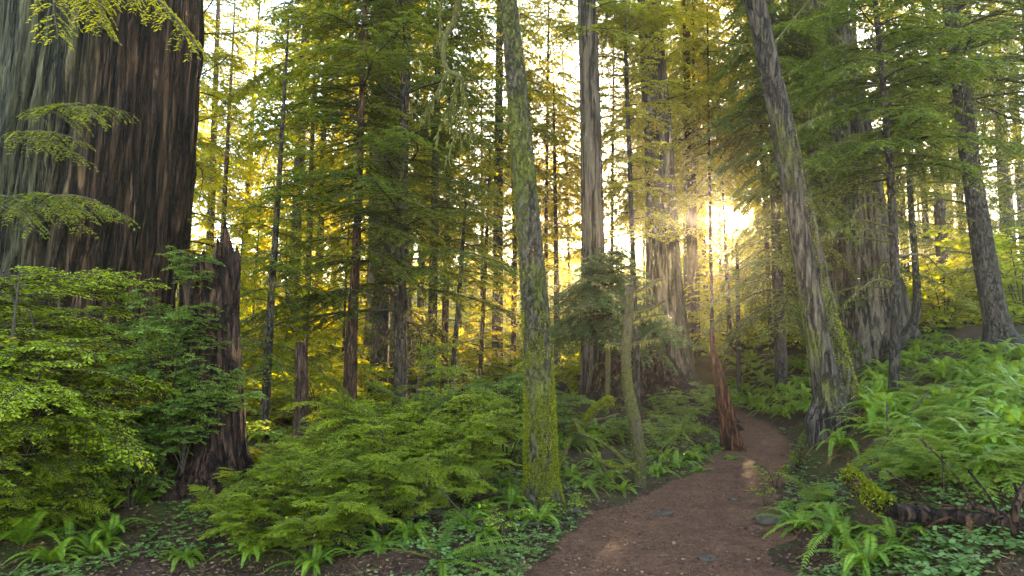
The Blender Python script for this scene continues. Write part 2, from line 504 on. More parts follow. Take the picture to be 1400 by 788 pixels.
# ------------------------------------------------------------------ ground and path, one grid cut along the path's edge
def build_ground():
    ux = np.linspace(-1, 1, 560); vy = np.linspace(0, 1, 560)
    xs = 2.2 + 86 * np.sinh(ux * 5.2) / np.sinh(5.2)
    k = 4.6
    t = np.linspace(-.32, 1, 600)
    ys = 3.0 + 130 * np.sinh(t * k) / np.sinh(k)
    ys = np.maximum(ys, -32)
    ys = np.unique(np.concatenate([np.linspace(-32, ys[ys > -32].min(), 30)[:-1], ys[ys > -32]]))
    X, Y = np.meshgrid(xs, ys)
    Z = height(X, Y)
    v = np.stack([X, Y, Z], -1).reshape(-1, 3)
    ny, nx = X.shape
    i = np.arange(ny - 1)[:, None] * nx; j = np.arange(nx - 1)[None]
    f = np.stack([i + j, i + j + 1, i + nx + j + 1, i + nx + j], -1).reshape(-1, 4)
    c = v[f].mean(1)
    wob = .16 * fbm(P3(c[:, 0] * 1.6, c[:, 1] * 1.6, 2), 3) + .05 * vnoise(P3(c[:, 0] * 9, c[:, 1] * 9, 5))
    on = (np.abs(c[:, 0] - path_c(c[:, 1])) < path_w(c[:, 1]) + wob) & (c[:, 1] < 30)
    for nm, sel, mm in (('ground', ~on, M_GROUND), ('path', on, M_PATH)):
        fs = f[sel]; used, inv = np.unique(fs.ravel(), return_inverse=True)
        a = Acc(); a.add(v[used], inv.reshape(-1, 4), 0, None, True)
        o = a.build(nm, [mm])
        tag(o, 'reddish brown dirt footpath winding between the ferns' if nm == 'path' else 'dark forest floor of needles and earth', nm, kind='structure')
build_ground()

# ------------------------------------------------------------------ trunks
LAND = []          # landmarks that other labels can refer to
def landmark(phrase, p): LAND.append((phrase, float(p[0]), float(p[1])))

def px_path(pts, Y, dY=0.0):
    """pixel outline (px, py, width px) at depth Y (top leaning dY) -> 3-D points and radii, run down into the ground"""
    out, rad = [], []
    n = len(pts)
    for k, (px, py, w) in enumerate(pts):
        y = Y + dY * k / max(1, n - 1)
        out.append(at(px, py, y)); rad.append(w / 2 / F * y)
    out, rad = np.array(out), np.array(rad)
    g = H(out[0, 0], out[0, 1])
    if out[0, 2] > g - .12 - .5 * rad[0]:
        d = out[0] - out[1]; d = d / max(abs(d[2]), 1e-3)
        dz = out[0, 2] - (g - .15 - .7 * rad[0])
        q = out[0] + d * min(dz, .0) + np.array([d[0] * min(dz, .3), 0, -dz])
        out = np.vstack([q, out]); rad = np.concatenate([[rad[0] * 1.12], rad])
    return out, rad

def trunk_mesh(pts, rad, seg=24, rings=70, flute=0.0, nfl=9, ridge=0.0, nridge=40, rough=.05, freq=4, seed=0, roots=0, flare=1.7, rootz=.5, ground=None, zfreq=.35, ridge2=None):
    c = spline(np.column_stack([pts, rad]), rings)
    p, r = c[:, :3], np.maximum(c[:, 3], .002)
    th = np.linspace(0, 2 * np.pi, seg, endpoint=False)
    z = p[:, 2]
    TH, Zg = np.meshgrid(th, z)
    s = seed * 7.13
    R = r[:, None] * np.ones((1, seg))
    cs, sn = np.cos(TH), np.sin(TH)
    if flute:
        R = R * (1 + flute * fbm(np.stack([cs * nfl / 5 + s, sn * nfl / 5 + s, Zg * .12 + s], -1), 3))
    if ridge:
        nz_ = vnoise(np.stack([cs * nridge / 6.3 + .35 * vnoise(np.stack([cs * 3, sn * 3, Zg * .9 + s], -1)), sn * nridge / 6.3 + s, Zg * zfreq], -1))
        n2 = vnoise(np.stack([cs * nridge / 2.6 + s, sn * nridge / 2.6, Zg * zfreq * 2.3 + s], -1))
        R = R * (1 + ridge * (np.abs(nz_) * 1.6 - .6) + ridge * .45 * n2)
    if ridge2:
        am, fr = ridge2
        nb = vnoise(np.stack([cs * fr / 6.3 + s * 2, sn * fr / 6.3 + .15 * vnoise(np.stack([cs * 2, sn * 2, Zg * .5], -1)), Zg * .13], -1))
        R = R * (1 + am * (np.clip(np.abs(nb) / .22, 0, 1) ** .7 - 1))
    if rough:
        R = R * (1 + rough * fbm(np.stack([cs * 1.3 + s, sn * 1.3, Zg * freq * .3 + s], -1), 3))
    if roots:
        g0 = ground if ground is not None else z[0]
        hgt = np.clip(1 - (Zg - g0) / rootz, 0, 1) ** 2.0
        lob = .55 + .45 * np.cos(TH * roots + s + .8 * np.sin(TH + s))
        R = R * (1 + (flare - 1) * hgt * lob)
    v = np.stack([p[:, 0:1] + R * cs, p[:, 1:2] + R * sn, Zg], -1)
    a = Acc()
    i = np.arange(rings - 1)[:, None] * seg; j = np.arange(seg)[None]; jn = (j + 1) % seg
    f = np.stack([i + j, i + jn, i + seg + jn, i + seg + j], -1).reshape(-1, 4)
    a.add(v, f, 0, None, True)
    return a, p, r

def crown_on(p, z0, z1, n, L0, L1, rng, a=None, up=.15, droop=.35, shape=1.0, gap=.0, azb=None, **kw):
    """limbs around the trunk path p between heights z0 and z1, L0 long at the bottom, L1 at the top"""
    a = a or Acc()
    az = rng.random() * 6.28
    zs = z0 + (z1 - z0) * (np.arange(n) + rng.random(n) * .9) / n
    for z in zs:
        q = (z - z0) / max(z1 - z0, 1e-3)
        az += 2.4 + rng.normal(0, .5)
        if rng.random() < gap: continue
        if azb is not None and rng.random() < azb[1]:
            az = azb[0] + rng.normal(0, .7)
        o = np.array([np.interp(z, p[:, 2], p[:, 0]), np.interp(z, p[:, 2], p[:, 1]), z])
        L = (L0 + (L1 - L0) * q ** shape) * (.6 + .6 * rng.random())
        u = up + .45 * q + rng.normal(0, .12)
        spray(a, o, (math.cos(az), math.sin(az), u), L, droop * (.5 + rng.random()), rng, curl=rng.normal(0, .22), tint0=.5 + rng.normal(0, .12), **kw)
    return a

def lichen(a, pts, n, rng, ln=.12, w=.006, matid=0):
    """hanging strands under a branch"""
    pts = np.asarray(pts); m = len(pts)
    k = rng.random(n) * (m - 1); i = np.floor(k).astype(int); f = (k - i)[:, None]
    p = pts[i] * (1 - f) + pts[np.minimum(i + 1, m - 1)] * f
    d = unit(np.array([0, 0, -1.0]) + rng.normal(0, .25, (n, 3)))
    nr = unit(rng.normal(0, 1, (n, 3)) * np.array([1, 1, .1]))
    l = ln * (.3 + rng.random(n) ** 2)
    kites(a, p, d, l, w * (.6 + rng.random(n)), nr, matid, rng.random(n))

def moss_tufts(a, p, r, n, rng, z0, z1, sz=.02, power=1.5, matid=0, bias=None):
    """little moss leaves standing off the bark, thickest low down"""
    q = rng.random(n) ** power
    z = z0 + (z1 - z0) * q
    c = np.stack([np.interp(z, p[:, 2], p[:, 0]), np.interp(z, p[:, 2], p[:, 1]), z], -1)
    rr = np.interp(z, p[:, 2], r)
    th = rng.random(n) * 2 * np.pi if bias is None else bias[0] + rng.normal(0, bias[1], n)
    o = np.stack([np.cos(th), np.sin(th), 0 * th], -1)
    keep = .8 * vnoise(np.stack([np.cos(th) * 2.2, np.sin(th) * 2.2, z * 3.2], -1)) + .5 * vnoise(np.stack([np.cos(th) * 7, np.sin(th) * 7, z * 9], -1)) + 1.25 * (1 - q) > .55
    b = c + o * (rr * 1.0)[:, None]
    d = unit(o + rng.normal(0, .55, (n, 3)) + np.array([0, 0, -.35]))
    kites(a, b[keep], d[keep], sz * (.5 + rng.random(keep.sum())), sz * .35 * np.ones(keep.sum()), unit(rng.normal(0, 1, (keep.sum(), 3))), matid, rng.random(keep.sum()))

def branch(parent, off, pts, r0, r1, mats=(None,), seg=6, name='branch', lich=0, lln=.1, sub=0, rng=None, rough=.15, sublen=.35):
    rng = rng or RNG
    a = Acc()
    c = spline(np.asarray(pts, float), max(10, 5 * len(pts)))
    n = len(c)
    tube(a, c, np.linspace(r0, r1, n), seg, 0, rough, 14)
    for k in range(sub):
        t = int((.25 + .7 * rng.random()) * (n - 2))
        d = unit(c[t + 1] - c[t]); sdv = unit(np.cross(d, rng.normal(0, 1, 3)))
        L = sublen * (.4 + .8 * rng.random())
        e = np.stack([c[t] + (d * .6 + sdv * .8) * L * q + np.array([0, 0, -.3 * L]) * q * q for q in np.linspace(0, 1, 5)])
        rr = r0 + (r1 - r0) * t / n
        tube(a, e, np.linspace(rr * .5, rr * .12, 5), 4, 0)
        if lich: lichen(a, e, max(2, lich // 6), rng, lln, .006, 1)
    if lich: lichen(a, c, lich, rng, lln, .007, 1)
    return a.build(name, list(mats), parent, off)

#@@TREES@@
def tree(name, label, cat, Y, pts, bark, seg=20, rings=60, crown=None, dY=0, lm=None, group=None, tmat=None, dead=0, deadL=(.5, 1.4), deadz=(0, 1),
         deadpx=None, **tk):
    """pts: pixel outline of the trunk. crown: dict for crown_on with py_lo / py_hi as pixel heights"""
    seed = len(LAND) + int(abs(pts[0][0])) % 97
    rng = np.random.default_rng(1000 + seed)
    p, r = px_path(pts, Y, dY)
    base = np.array([p[0, 0], p[0, 1], H(p[0, 0], p[0, 1])])
    root = empty(name, base, label, cat, group)
    a, cp, cr = trunk_mesh(p, r, seg, rings, seed=seed, ground=base[2], **tk)
    a.build('trunk', [bark], root, base)
    if crown:
        k = dict(crown)
        z0 = at(700, k.pop('lo'), Y)[2]; z1 = at(700, k.pop('hi'), Y + dY)[2]
        mats = [B_TWIG, k.pop('mat', M_HEM)]
        crown_on(cp, z0, z1, k.pop('n'), k.pop('L0'), k.pop('L1'), rng, **k).build('crown', mats, root, base)
    for q in range(dead):
        za = at(700, deadpx[0], Y)[2]; zb = at(700, deadpx[1], Y)[2]
        z = za + (zb - za) * (q + rng.random()) / dead
        o = np.array([np.interp(z, cp[:, 2], cp[:, 0]), np.interp(z, cp[:, 2], cp[:, 1]), z])
        az = rng.random() * 6.28
        if rng.random() < .75: az = rng.choice([0, math.pi]) + rng.normal(0, .5)
        L = deadL[0] + (deadL[1] - deadL[0]) * rng.random()
        d = np.array([math.cos(az), math.sin(az), .15 + .25 * rng.random()])
        lt = np.array([-math.sin(az), math.cos(az), 0]) * rng.normal(0, .18)
        bp = [o + L * (d * t + lt * t * t + np.array([0, 0, -.45 * rng.random() - .2]) * t * t) for t in (0, .33, .66, 1)]
        branch(root, base, bp, .006 + .009 * L, .002, (B_TWIGM, M_LICH), 5, lich=int(22 * L), lln=.11, sub=4, rng=rng)
    if lm: landmark(lm, base)
    return root, base, cp, cr

# ---- the giant redwood on the left: fluted bark, green-grey plates on its left face, dark fibrous right face
def giant_redwood():
    rng = np.random.default_rng(3)
    Y = 12.0
    p, r = px_path([(48, 640, 372), (66, 540, 310), (80, 450, 276), (104, 320, 264), (132, 160, 246), (148, 0, 240), (163, -150, 228)], Y)
    base = np.array([p[0, 0], p[0, 1], H(p[0, 0], p[0, 1])])
    root = empty('redwood_tree', base, 'giant furrowed redwood filling the left edge, grey green bark left and dark brown right', 'tree')
    a, cp, cr = trunk_mesh(p, r, 900, 330, flute=.05, nfl=16, ridge=.05, nridge=84, rough=.014, zfreq=.55, ridge2=(.10, 34), seed=2, ground=base[2])
    m, nt, out = mat('giant_redwood_bark')
    n1 = noise_tex(nt, 10, (1, 1, .06), 8, .72)
    n2 = noise_tex(nt, 3.2, (1, 1, .16), 4, .6, w=4)
    n5 = noise_tex(nt, 34, (1, 1, .12), 5, .7, w=9)
    c1 = ramp(nt, n1, [(.36, (.006, .006, .004)), (.44, (.024, .021, .011)), (.54, (.056, .052, .027)), (.66, (.098, .092, .050))])
    c2 = ramp(nt, n1, [(.36, (.006, .004, .003)), (.47, (.040, .020, .012)), (.58, (.095, .050, .029)), (.74, (.16, .092, .055))])
    geo = nt.nodes.new('ShaderNodeNewGeometry')
    sx = nt.nodes.new('ShaderNodeTexCoord'); sp = nt.nodes.new('ShaderNodeSeparateXYZ')
    nt.links.new(sx.outputs['Object'], sp.inputs[0])
    # lichen keeps to the left face of the trunk, its limit wandering with height (object space: x across, z up the leaning trunk)
    ma = N(nt, 'ShaderNodeMath', operation='MULTIPLY_ADD'); ma.inputs[1].default_value = -.165; nt.links.new(sp.outputs[2], ma.inputs[0]); nt.links.new(sp.outputs[0], ma.inputs[2])
    mb = N(nt, 'ShaderNodeMath', operation='MULTIPLY_ADD'); mb.inputs[1].default_value = 1.1; nt.links.new(n2, mb.inputs[0]); nt.links.new(ma.outputs[0], mb.inputs[2])
    mc_ = N(nt, 'ShaderNodeMath', operation='MULTIPLY'); mc_.inputs[1].default_value = .5; nt.links.new(mb.outputs[0], mc_.inputs[0])
    f = ramp(nt, mc_.outputs[0], [(.40, (0, 0, 0)), (.66, (1, 1, 1))])
    c = mixc(nt, f, c1, c2)
    fur = ramp(nt, n5, [(.35, (.25, .25, .25)), (.6, (1, 1, 1))])
    col, fh = furrow(nt, c, 4.6, .035, .06, .10)
    col, fh2 = furrow(nt, col, 13, .045, .05, .40, 12.0)
    b = N(nt, 'ShaderNodeBsdfPrincipled'); b.inputs['Roughness'].default_value = .9; b.inputs['Specular IOR Level'].default_value = .2
    nt.links.new(col, b.inputs['Base Color'])
    bp = nt.nodes.new('ShaderNodeBump'); bp.inputs['Strength'].default_value = 1.0; bp.inputs['Distance'].default_value = .10
    nt.links.new(fh, bp.inputs['Height'])
    bp2 = nt.nodes.new('ShaderNodeBump'); bp2.inputs['Strength'].default_value = .7; bp2.inputs['Distance'].default_value = .03
    nt.links.new(fh2, bp2.inputs['Height']); nt.links.new(bp.outputs[0], bp2.inputs['Normal'])
    nt.links.new(bp2.outputs[0], b.inputs['Normal']); nt.links.new(b.outputs[0], out.inputs['Surface'])
    a.build('trunk', [m], root, base)
    # leafy side shoots hanging off the trunk towards the path
    for (px, py, Yd, ex, ey, eY, n, mm) in ((110, -90, 10.3, 165, 28, 7.6, 4, M_YEL), (60, -60, 10.2, 112, 22, 8.0, 2, M_YEL), (60, 160, 10.3, 146, 158, 8.6, 2, M_MID), (15, 190, 10.3, 110, 205, 8.8, 2, M_MID),
                                            (20, 275, 10.4, 178, 300, 8.4, 2, M_MID), (-30, 270, 10.4, 100, 310, 8.6, 2, M_MID)):
        o = at(px, py, Yd); e = at(ex, ey, eY)
        for q in range(n):
            bm = Acc()
            d = e - o + rng.normal(0, .14, 3); L = np.linalg.norm(d)
            d = d / L; d[2] += .22
            spray(bm, o, d, L * (.8 + .3 * rng.random()), .22, rng, ll=.055, lw=.011, ds=.034, sp=.10, tw=.13, tint0=.6, tdroop=.6, drop=.3)
            bm.build('branch', [B_TWIG, mm], root, base)
    landmark('the giant left redwood', (base[0] + 1.2, base[1] - 1.4))
giant_redwood()

# ---- jagged hollow stump in front of it
def stump():
    Y = 6.7
    cx = [(268, 735, 205), (276, 690, 158), (284, 630, 100), (287, 540, 80), (288, 450, 70), (288, 380, 72), (288, 350, 70)]
    p, r = px_path(cx, Y)
    base = np.array([p[0, 0], p[0, 1], H(p[0, 0], p[0, 1])])
    root = empty('tree_stump', base, 'tall dark rotten stump with a jagged splintered top, wrapped in huckleberry', 'stump')
    a, cp, cr = trunk_mesh(p, r, 240, 150, flute=.14, nfl=10, ridge=.06, nridge=34, rough=.05, seed=11, roots=6, flare=1.25, rootz=.5, ground=base[2])
    v = a.v[0].reshape(150, 240, 3)
    th = np.linspace(0, 2 * np.pi, 240, endpoint=False)
    # splintered rim: heights per angle, the tallest spike at the back left
    z350 = at(288, 350, Y)[2]
    rim = z350 + .05 * np.sin(th * 3 + 1) + .10 * np.abs(vnoise(P3(np.cos(th) * 5, np.sin(th) * 5, 1))) - .05
    for ang, hh, w in ((1.2, .46, .26), (1.75, .26, .2), (.55, .12, .16), (2.7, .10, .22), (3.5, .06, .2), (-.25, .02, .2), (4.4, -.14, .5), (5.3, -.08, .4)):
        dd = np.abs((th - ang + np.pi) % (2 * np.pi) - np.pi)
        rim = rim + hh * np.clip(1 - dd / w, 0, 1)
    z0 = v[0, :, 2]; z1 = v[-1, :, 2]
    zz = v[:, :, 2].copy()
    k = (zz - z0[None]) / (z1 - z0)[None]
    lo = .72
    s = np.clip((k - lo) / (1 - lo), 0, 1)
    v[:, :, 2] = np.where(k > lo, z0 + lo * (z1 - z0) + s * (rim - z0 - lo * (z1 - z0))[None], zz)
    thin = np.clip((v[:, :, 2] - z350) / .45, 0, 1)[..., None]
    ctr = np.array([at(290, 330, Y)[0], Y + .10])
    v[:, :, :2] = v[:, :, :2] * (1 - .55 * thin) + ctr * (.55 * thin)
    a.v[0] = v.reshape(-1, 3)
    # hollow inside
    inner = []
    for q in range(8):
        ring = v[-1].copy(); c = ring[:, :2].mean(0)
        ring[:, :2] = c + (ring[:, :2] - c) * (.97 - .05 * q)
        ring[:, 2] -= .10 * q + .01
        inner.append(ring)
    inner = np.array([v[-1]] + inner)
    i = np.arange(8)[:, None] * 240; j = np.arange(240)[None]; jn = (j + 1) % 240
    a.add(inner.reshape(-1, 3), np.stack([i + j, i + jn, i + 240 + jn, i + 240 + j], -1).reshape(-1, 4), 0, None, True)
    a.build('trunk', [B_ROT], root, base)
    landmark('the jagged stump', base)
stump()

# ---- mossy trunk in the middle
def mossy_trunk():
    rng = np.random.default_rng(5)
    g = ground_at(742, 692)
    Y = g[1]
    root, base, cp, cr = tree('mossy_tree', 'tall leaning trunk in the middle of the picture, bright green moss round its foot', 'tree', Y,
         [(743, 694, 60), (740, 650, 47), (738, 580, 43), (736, 490, 40), (726, 350, 36), (714, 200, 31), (705, 100, 28), (695, 0, 25), (680, -150, 22)],
         B_MOSS, 64, 160, rough=.03, ridge=.015, nridge=30, roots=5, flare=1.25, rootz=.35)
    m = Acc()
    zlo = base[2] + .0; zhi = at(700, 385, Y)[2]
    moss_tufts(m, cp, cr, 42000, rng, zlo, zhi, .014, 1.4)
    moss_tufts(m, cp, cr, 12000, rng, zlo, at(700, 120, Y)[2], .013, 1.0, 0, (2.6, .8))
    o = m.build('moss', [M_MOSS], root, base)
    # drooping mossy branch to the left of the trunk, coming from above the frame
    ft = [at(x, y, Y + d) for x, y, d in ((682, -140, 0), (655, -120, .2), (634, -60, .5), (627, 0, .7), (620, 30, .8), (609, 50, .8), (606, 75, .8), (612, 95, .8), (626, 104, .75), (633, 108, .7))]
    branch(root, base, ft, .055, .022, (B_TWIGM, M_LICH), 8, lich=160, lln=.12, rng=rng, rough=.25)
    for tw in (((605, 0), (603, 40), (606, 70)), ((628, 106), (622, 130), (604, 165), (596, 190)), ((630, 106), (634, 140), (624, 180), (612, 215)), ((626, 104), (618, 140), (616, 170)), ((612, 98), (590, 140), (570, 168)), ((632, 108), (640, 150), (648, 185))):
        bp = [at(x, y, Y + .7 + .1 * i) for i, (x, y) in enumerate(tw)]
        if tw[0] == (605, 0): bp = [at(634, -60, Y + .5)] + bp
        branch(root, base, bp, .018, .005, (B_TWIGM, M_LICH), 6, lich=110, lln=.14, sub=2, rng=rng, sublen=.3)
    landmark('the mossy middle trunk', base)
mossy_trunk()

# ---- mossy snag with stubby limbs, right of the middle trunk
def mossy_snag():
    rng = np.random.default_rng(6)
    g = ground_at(872, 664); Y = g[1]
    root, base, cp, cr = tree('dead_snag', 'thin mossy dead snag with short moss covered limbs beside the path', 'snag', Y,
         [(873, 665, 19), (874, 625, 17), (867, 575, 17), (858, 525, 14), (856, 480, 13), (859, 440, 12), (861, 392, 11)], B_MOSSY, 28, 70, rough=.06, roots=4, flare=1.3, rootz=.25)
    m = Acc(); moss_tufts(m, cp, cr, 2200, rng, base[2], at(700, 395, Y)[2], .012, 1.1); m.build('moss', [M_MOSS], root, base)
    for pts, r0, r1 in ((((861, 402), (880, 395), (898, 384), (904, 382)), .022, .026), (((858, 412), (830, 396), (800, 380), (778, 374)), .013, .004), (((862, 428), (885, 424), (903, 415), (908, 412)), .018, .020),
                        (((862, 440), (890, 432), (912, 430)), .012, .008), (((857, 418), (842, 408), (838, 407)), .016, .013), (((856, 440), (845, 428), (838, 420)), .010, .005), (((855, 472), (838, 470), (828, 469)), .018, .012), (((860, 470), (880, 466), (906, 462)), .012, .006)):
        pp = [at(x, y, Y + .05 * i) for i, (x, y) in enumerate(pts)]
        b = branch(root, base, pp, r0, r1, (B_MOSSY, M_LICH), 8, lich=60, lln=.09, rng=rng, rough=.2)
    root2, b2, cp2, cr2 = tree('dead_snag', 'slimmer dark dead stem standing directly behind the mossy snag', 'snag', Y + .5,
         [(874, 640, 10), (872, 560, 9), (870, 480, 8), (868, 410, 6), (867, 385, 3)], B_DARK, 16, 40, rough=.05)
    for pts in (((872, 440), (890, 425), (902, 414)), ((872, 470), (895, 450), (920, 440))):
        branch(root2, b2, [at(x, y, Y + .5) for x, y in pts], .010, .005, (B_MOSSY, M_LICH), 6, lich=40, lln=.1, rng=rng)
    landmark('the mossy snag', base)
mossy_snag()

# ---- right-hand leaning tree with two grown-together stems on a mossy root mound
def leaning_tree():
    rng = np.random.default_rng(8)
    Y = 9.0
    label = 'big leaning tree right of the path, two fused stems striped with moss'
    p, r = px_path([(1143, 566, 62), (1134, 540, 44), (1119, 460, 34), (1104, 375, 30), (1082, 250, 29), (1060, 130, 29), (1032, 0, 29), (1000, -140, 27)], Y)
    base = np.array([p[0, 0], p[0, 1], H(p[0, 0], p[0, 1])])
    root = empty('leaning_tree', base, label, 'tree')
    a, cp, cr = trunk_mesh(p, r, 64, 150, seed=3, flute=.05, nfl=6, ridge=.02, nridge=30, rough=.02, roots=5, flare=1.45, rootz=.45, ground=base[2])
    a.build('trunk', [B_LEAN], root, base)
    p2, r2 = px_path([(1176, 572, 42), (1161, 540, 31), (1139, 460, 25), (1121, 375, 21), (1095, 250, 18), (1071, 140, 15), (1050, 50, 10)], Y - .03, .05)
    a2, cp2, cr2 = trunk_mesh(p2, r2, 48, 120, seed=4, flute=.04, nfl=5, ridge=.02, nridge=24, rough=.03, roots=4, flare=1.5, rootz=.4, ground=base[2])
    a2.build('side_stem', [B_LEAN], root, base)
    m = Acc()
    moss_tufts(m, cp2, cr2, 9000, rng, base[2], at(700, 60, Y)[2], .014, 1.0, 0, (-1.9, .45))
    moss_tufts(m, cp2, cr2, 2500, rng, base[2], at(700, 330, Y)[2], .022, 1.2, 0, (-1.2, .8))
    moss_tufts(m, cp, cr, 2500, rng, base[2], at(700, 100, Y)[2], .018, 1.0, 0, (-.4, .35))
    m.build('moss', [M_MOSS], root, base)
    # big surface roots running down the mound
    for pts, r0 in ((((1185, 560), (1215, 580), (1250, 590)), .09), (((1150, 560), (1150, 590), (1158, 615)), .10), (((1170, 565), (1188, 590), (1196, 612)), .08)):
        pp = []
        for i, (x, y) in enumerate(pts):
            q = at(x, y, Y - .12 * i - .1); q[2] = max(q[2], H(q[0], q[1]) - .02) if i else q[2]
            pp.append(q)
        branch(root, base, pp, r0, r0 * .35, (B_MOSSY,), 10, name='root', rng=rng, rough=.2)
    # thin dead limbs
    for pts in (((1055, 100), (1015, 120), (975, 160)), ((1075, 190), (1100, 170), (1140, 150)), ((1045, 60), (1000, 60), (950, 40)), ((1092, 275), (1060, 285), (1025, 320)), ((1050, 70), (1090, 20), (1130, -30))):
        branch(root, base, [at(x, y, Y + .1 * i) for i, (x, y) in enumerate(pts)], .014, .003, (B_TWIGM, M_LICH), 5, lich=40, sub=4, rng=rng, sublen=.5)
    landmark('the leaning tree', base)
leaning_tree()

# ---- thin dead-limbed tree right of it
tree('slender_tree', 'thin dark tree leaning over the right bank, bare mossy limbs all the way up', 'tree', 11.0,
     [(1222, 527, 14), (1224, 470, 13), (1224, 390, 12), (1219, 260, 11), (1207, 110, 9), (1196, 0, 7), (1184, -100, 5)], B_DARK, 18, 70, rough=.06,
     crown=dict(lo=250, hi=-110, n=52, L0=2.1, L1=1.4, mat=M_HEM, ll=.075, lw=.02, ds=.045, sp=.11, droop=.3, up=.05),
     dead=34, deadL=(.7, 2.0), deadpx=(400, 60), lm='the thin bare limbed tree')
tree('conifer_tree', 'stout dark trunk leaning left at the right edge, on spreading roots', 'tree', 14.0,
     [(1374, 474, 52), (1363, 440, 34), (1346, 350, 29), (1326, 220, 24), (1311, 100, 21), (1299, 0, 19), (1284, -130, 18)], B_DARK, 40, 90, rough=.05, ridge=.02, nridge=20, roots=5, flare=1.25, rootz=.5,
     crown=dict(lo=150, hi=-140, n=44, L0=3.4, L1=2.2, mat=M_HEM, ll=.09, lw=.024, ds=.06, sp=.13, droop=.35, up=.05), dead=12, deadL=(.8, 2.4), deadpx=(380, 40), lm='the stout right edge tree')
tree('redwood_tree', 'massive pale grey redwood on the slope behind the leaning tree', 'tree', 19.0,
     [(1192, 490, 128), (1184, 440, 108), (1170, 340, 92), (1148, 200, 84), (1122, 50, 76), (1108, -50, 70), (1092, -150, 62)], B_FAR, 200, 160, flute=.08, nfl=14, ridge=.035, nridge=46, rough=.02, roots=7, flare=1.12, rootz=1.0,
     crown=dict(lo=400, hi=-140, n=46, L0=2.6, L1=3.0, mat=M_HEM, ll=.10, lw=.026, ds=.07, sp=.15, droop=.5, up=.0, gap=.1, azb=(2.9, .25)), lm='the pale right redwood')
tree('crooked_tree', 'small crooked trunk with a hooked foot between the pale redwood and the right edge tree', 'tree', 17.5,
     [(1228, 468, 20), (1243, 452, 17), (1253, 425, 12), (1252, 370, 9), (1246, 290, 8), (1240, 180, 6), (1236, 90, 4)], B_DARK, 14, 50, rough=.06, dead=5, deadpx=(380, 200), deadL=(.5, 1.2),
     crown=dict(lo=260, hi=20, n=22, L0=1.7, L1=.8, mat=M_MID, ll=.09, lw=.024, ds=.06, sp=.13))

# ---- redwoods standing in the sun shafts
tree('redwood_tree', 'straight grey redwood just right of the mossy middle trunk', 'tree', 17.0,
     [(818, 600, 62), (816, 540, 46), (813, 460, 38), (810, 300, 31), (806, 120, 28), (802, 0, 26), (797, -140, 22)], B_FAR, 120, 110, flute=.06, nfl=9, ridge=.03, nridge=34, rough=.02, roots=6, flare=1.3, rootz=1.0,
     crown=dict(lo=60, hi=-140, n=16, L0=2.2, L1=2.4, mat=M_MID, ll=.09, lw=.025, ds=.06, sp=.13, droop=.45), lm='the straight grey redwood')
tree('redwood_tree', 'tall redwood crossed by sun shafts left of the sun', 'tree', 20.0,
     [(924, 575, 120), (916, 520, 74), (911, 440, 55), (906, 340, 46), (900, 200, 41), (892, 80, 37), (886, -20, 34), (878, -150, 29)], B_FAR, 140, 120, flute=.07, nfl=10, ridge=.03, nridge=36, rough=.02, roots=6, flare=1.3, rootz=1.2,
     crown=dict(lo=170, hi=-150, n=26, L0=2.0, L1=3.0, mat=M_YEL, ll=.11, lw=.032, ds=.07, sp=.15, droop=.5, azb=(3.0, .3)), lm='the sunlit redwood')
tree('redwood_tree', 'broad hazy redwood trunk hidden among green boughs left of centre', 'tree', 21.0,
     [(530, 580, 100), (532, 520, 76), (532, 400, 60), (530, 220, 50), (530, 0, 44), (530, -150, 40)], B_FAR, 120, 110, flute=.07, nfl=10, ridge=.03, nridge=32, rough=.02, roots=6, flare=1.3, rootz=1.2,
     crown=dict(lo=330, hi=-150, n=40, L0=2.6, L1=3.2, mat=M_MID, ll=.11, lw=.03, ds=.075, sp=.16, droop=.5), lm='the hidden redwood')

# ---- slimmer conifers, left to right
HEM = dict(ll=.07, lw=.018, ds=.042, sp=.10, droop=.45, up=.08, drop=.12)
tree('conifer_tree', 'dark trunk with a swollen burl, between the giant left redwood and its jagged stump', 'tree', 14.5,
     [(246, 560, 14), (250, 420, 12), (256, 300, 11), (259, 250, 15), (261, 236, 16), (263, 215, 10), (268, 120, 9), (274, 0, 8), (280, -120, 6)], B_DARK, 18, 80, rough=.08,
     crown=dict(lo=400, hi=-140, n=46, L0=2.2, L1=1.8, mat=M_YEL, **HEM))
tree('hemlock_tree', 'slim young hemlock with drooping lower boughs, just right of the jagged stump', 'tree', 10.9,
     [(360, 614, 13), (365, 520, 12), (370, 420, 10), (378, 300, 8), (385, 190, 6), (391, 90, 4), (395, 20, 2)], B_DARK, 14, 70, rough=.06,
     crown=dict(lo=520, hi=30, n=60, L0=1.35, L1=.35, mat=M_MID, ll=.06, lw=.017, ds=.038, sp=.085, droop=.55, up=.12, gap=.15), dead=14, deadL=(.5, 1.2), deadpx=(580, 330), lm='the slim young hemlock')
root, base, cp, cr = tree('broken_snag', 'short broken snag with a flat top and one upright splinter, in the bright green clearing', 'snag', 10.6,
     [(411, 616, 34), (411, 585, 22), (412, 540, 19), (412, 490, 17), (413, 468, 16)], B_BROWN, 40, 60, rough=.05, ridge=.04, nridge=16, roots=5, flare=1.2, rootz=.25, lm='the flat topped snag')
branch(root, base, [at(418, 476, 10.6), at(418.5, 462, 10.6), at(419, 448, 10.6)], .022, .003, (B_BROWN,), 5, name='splinter')
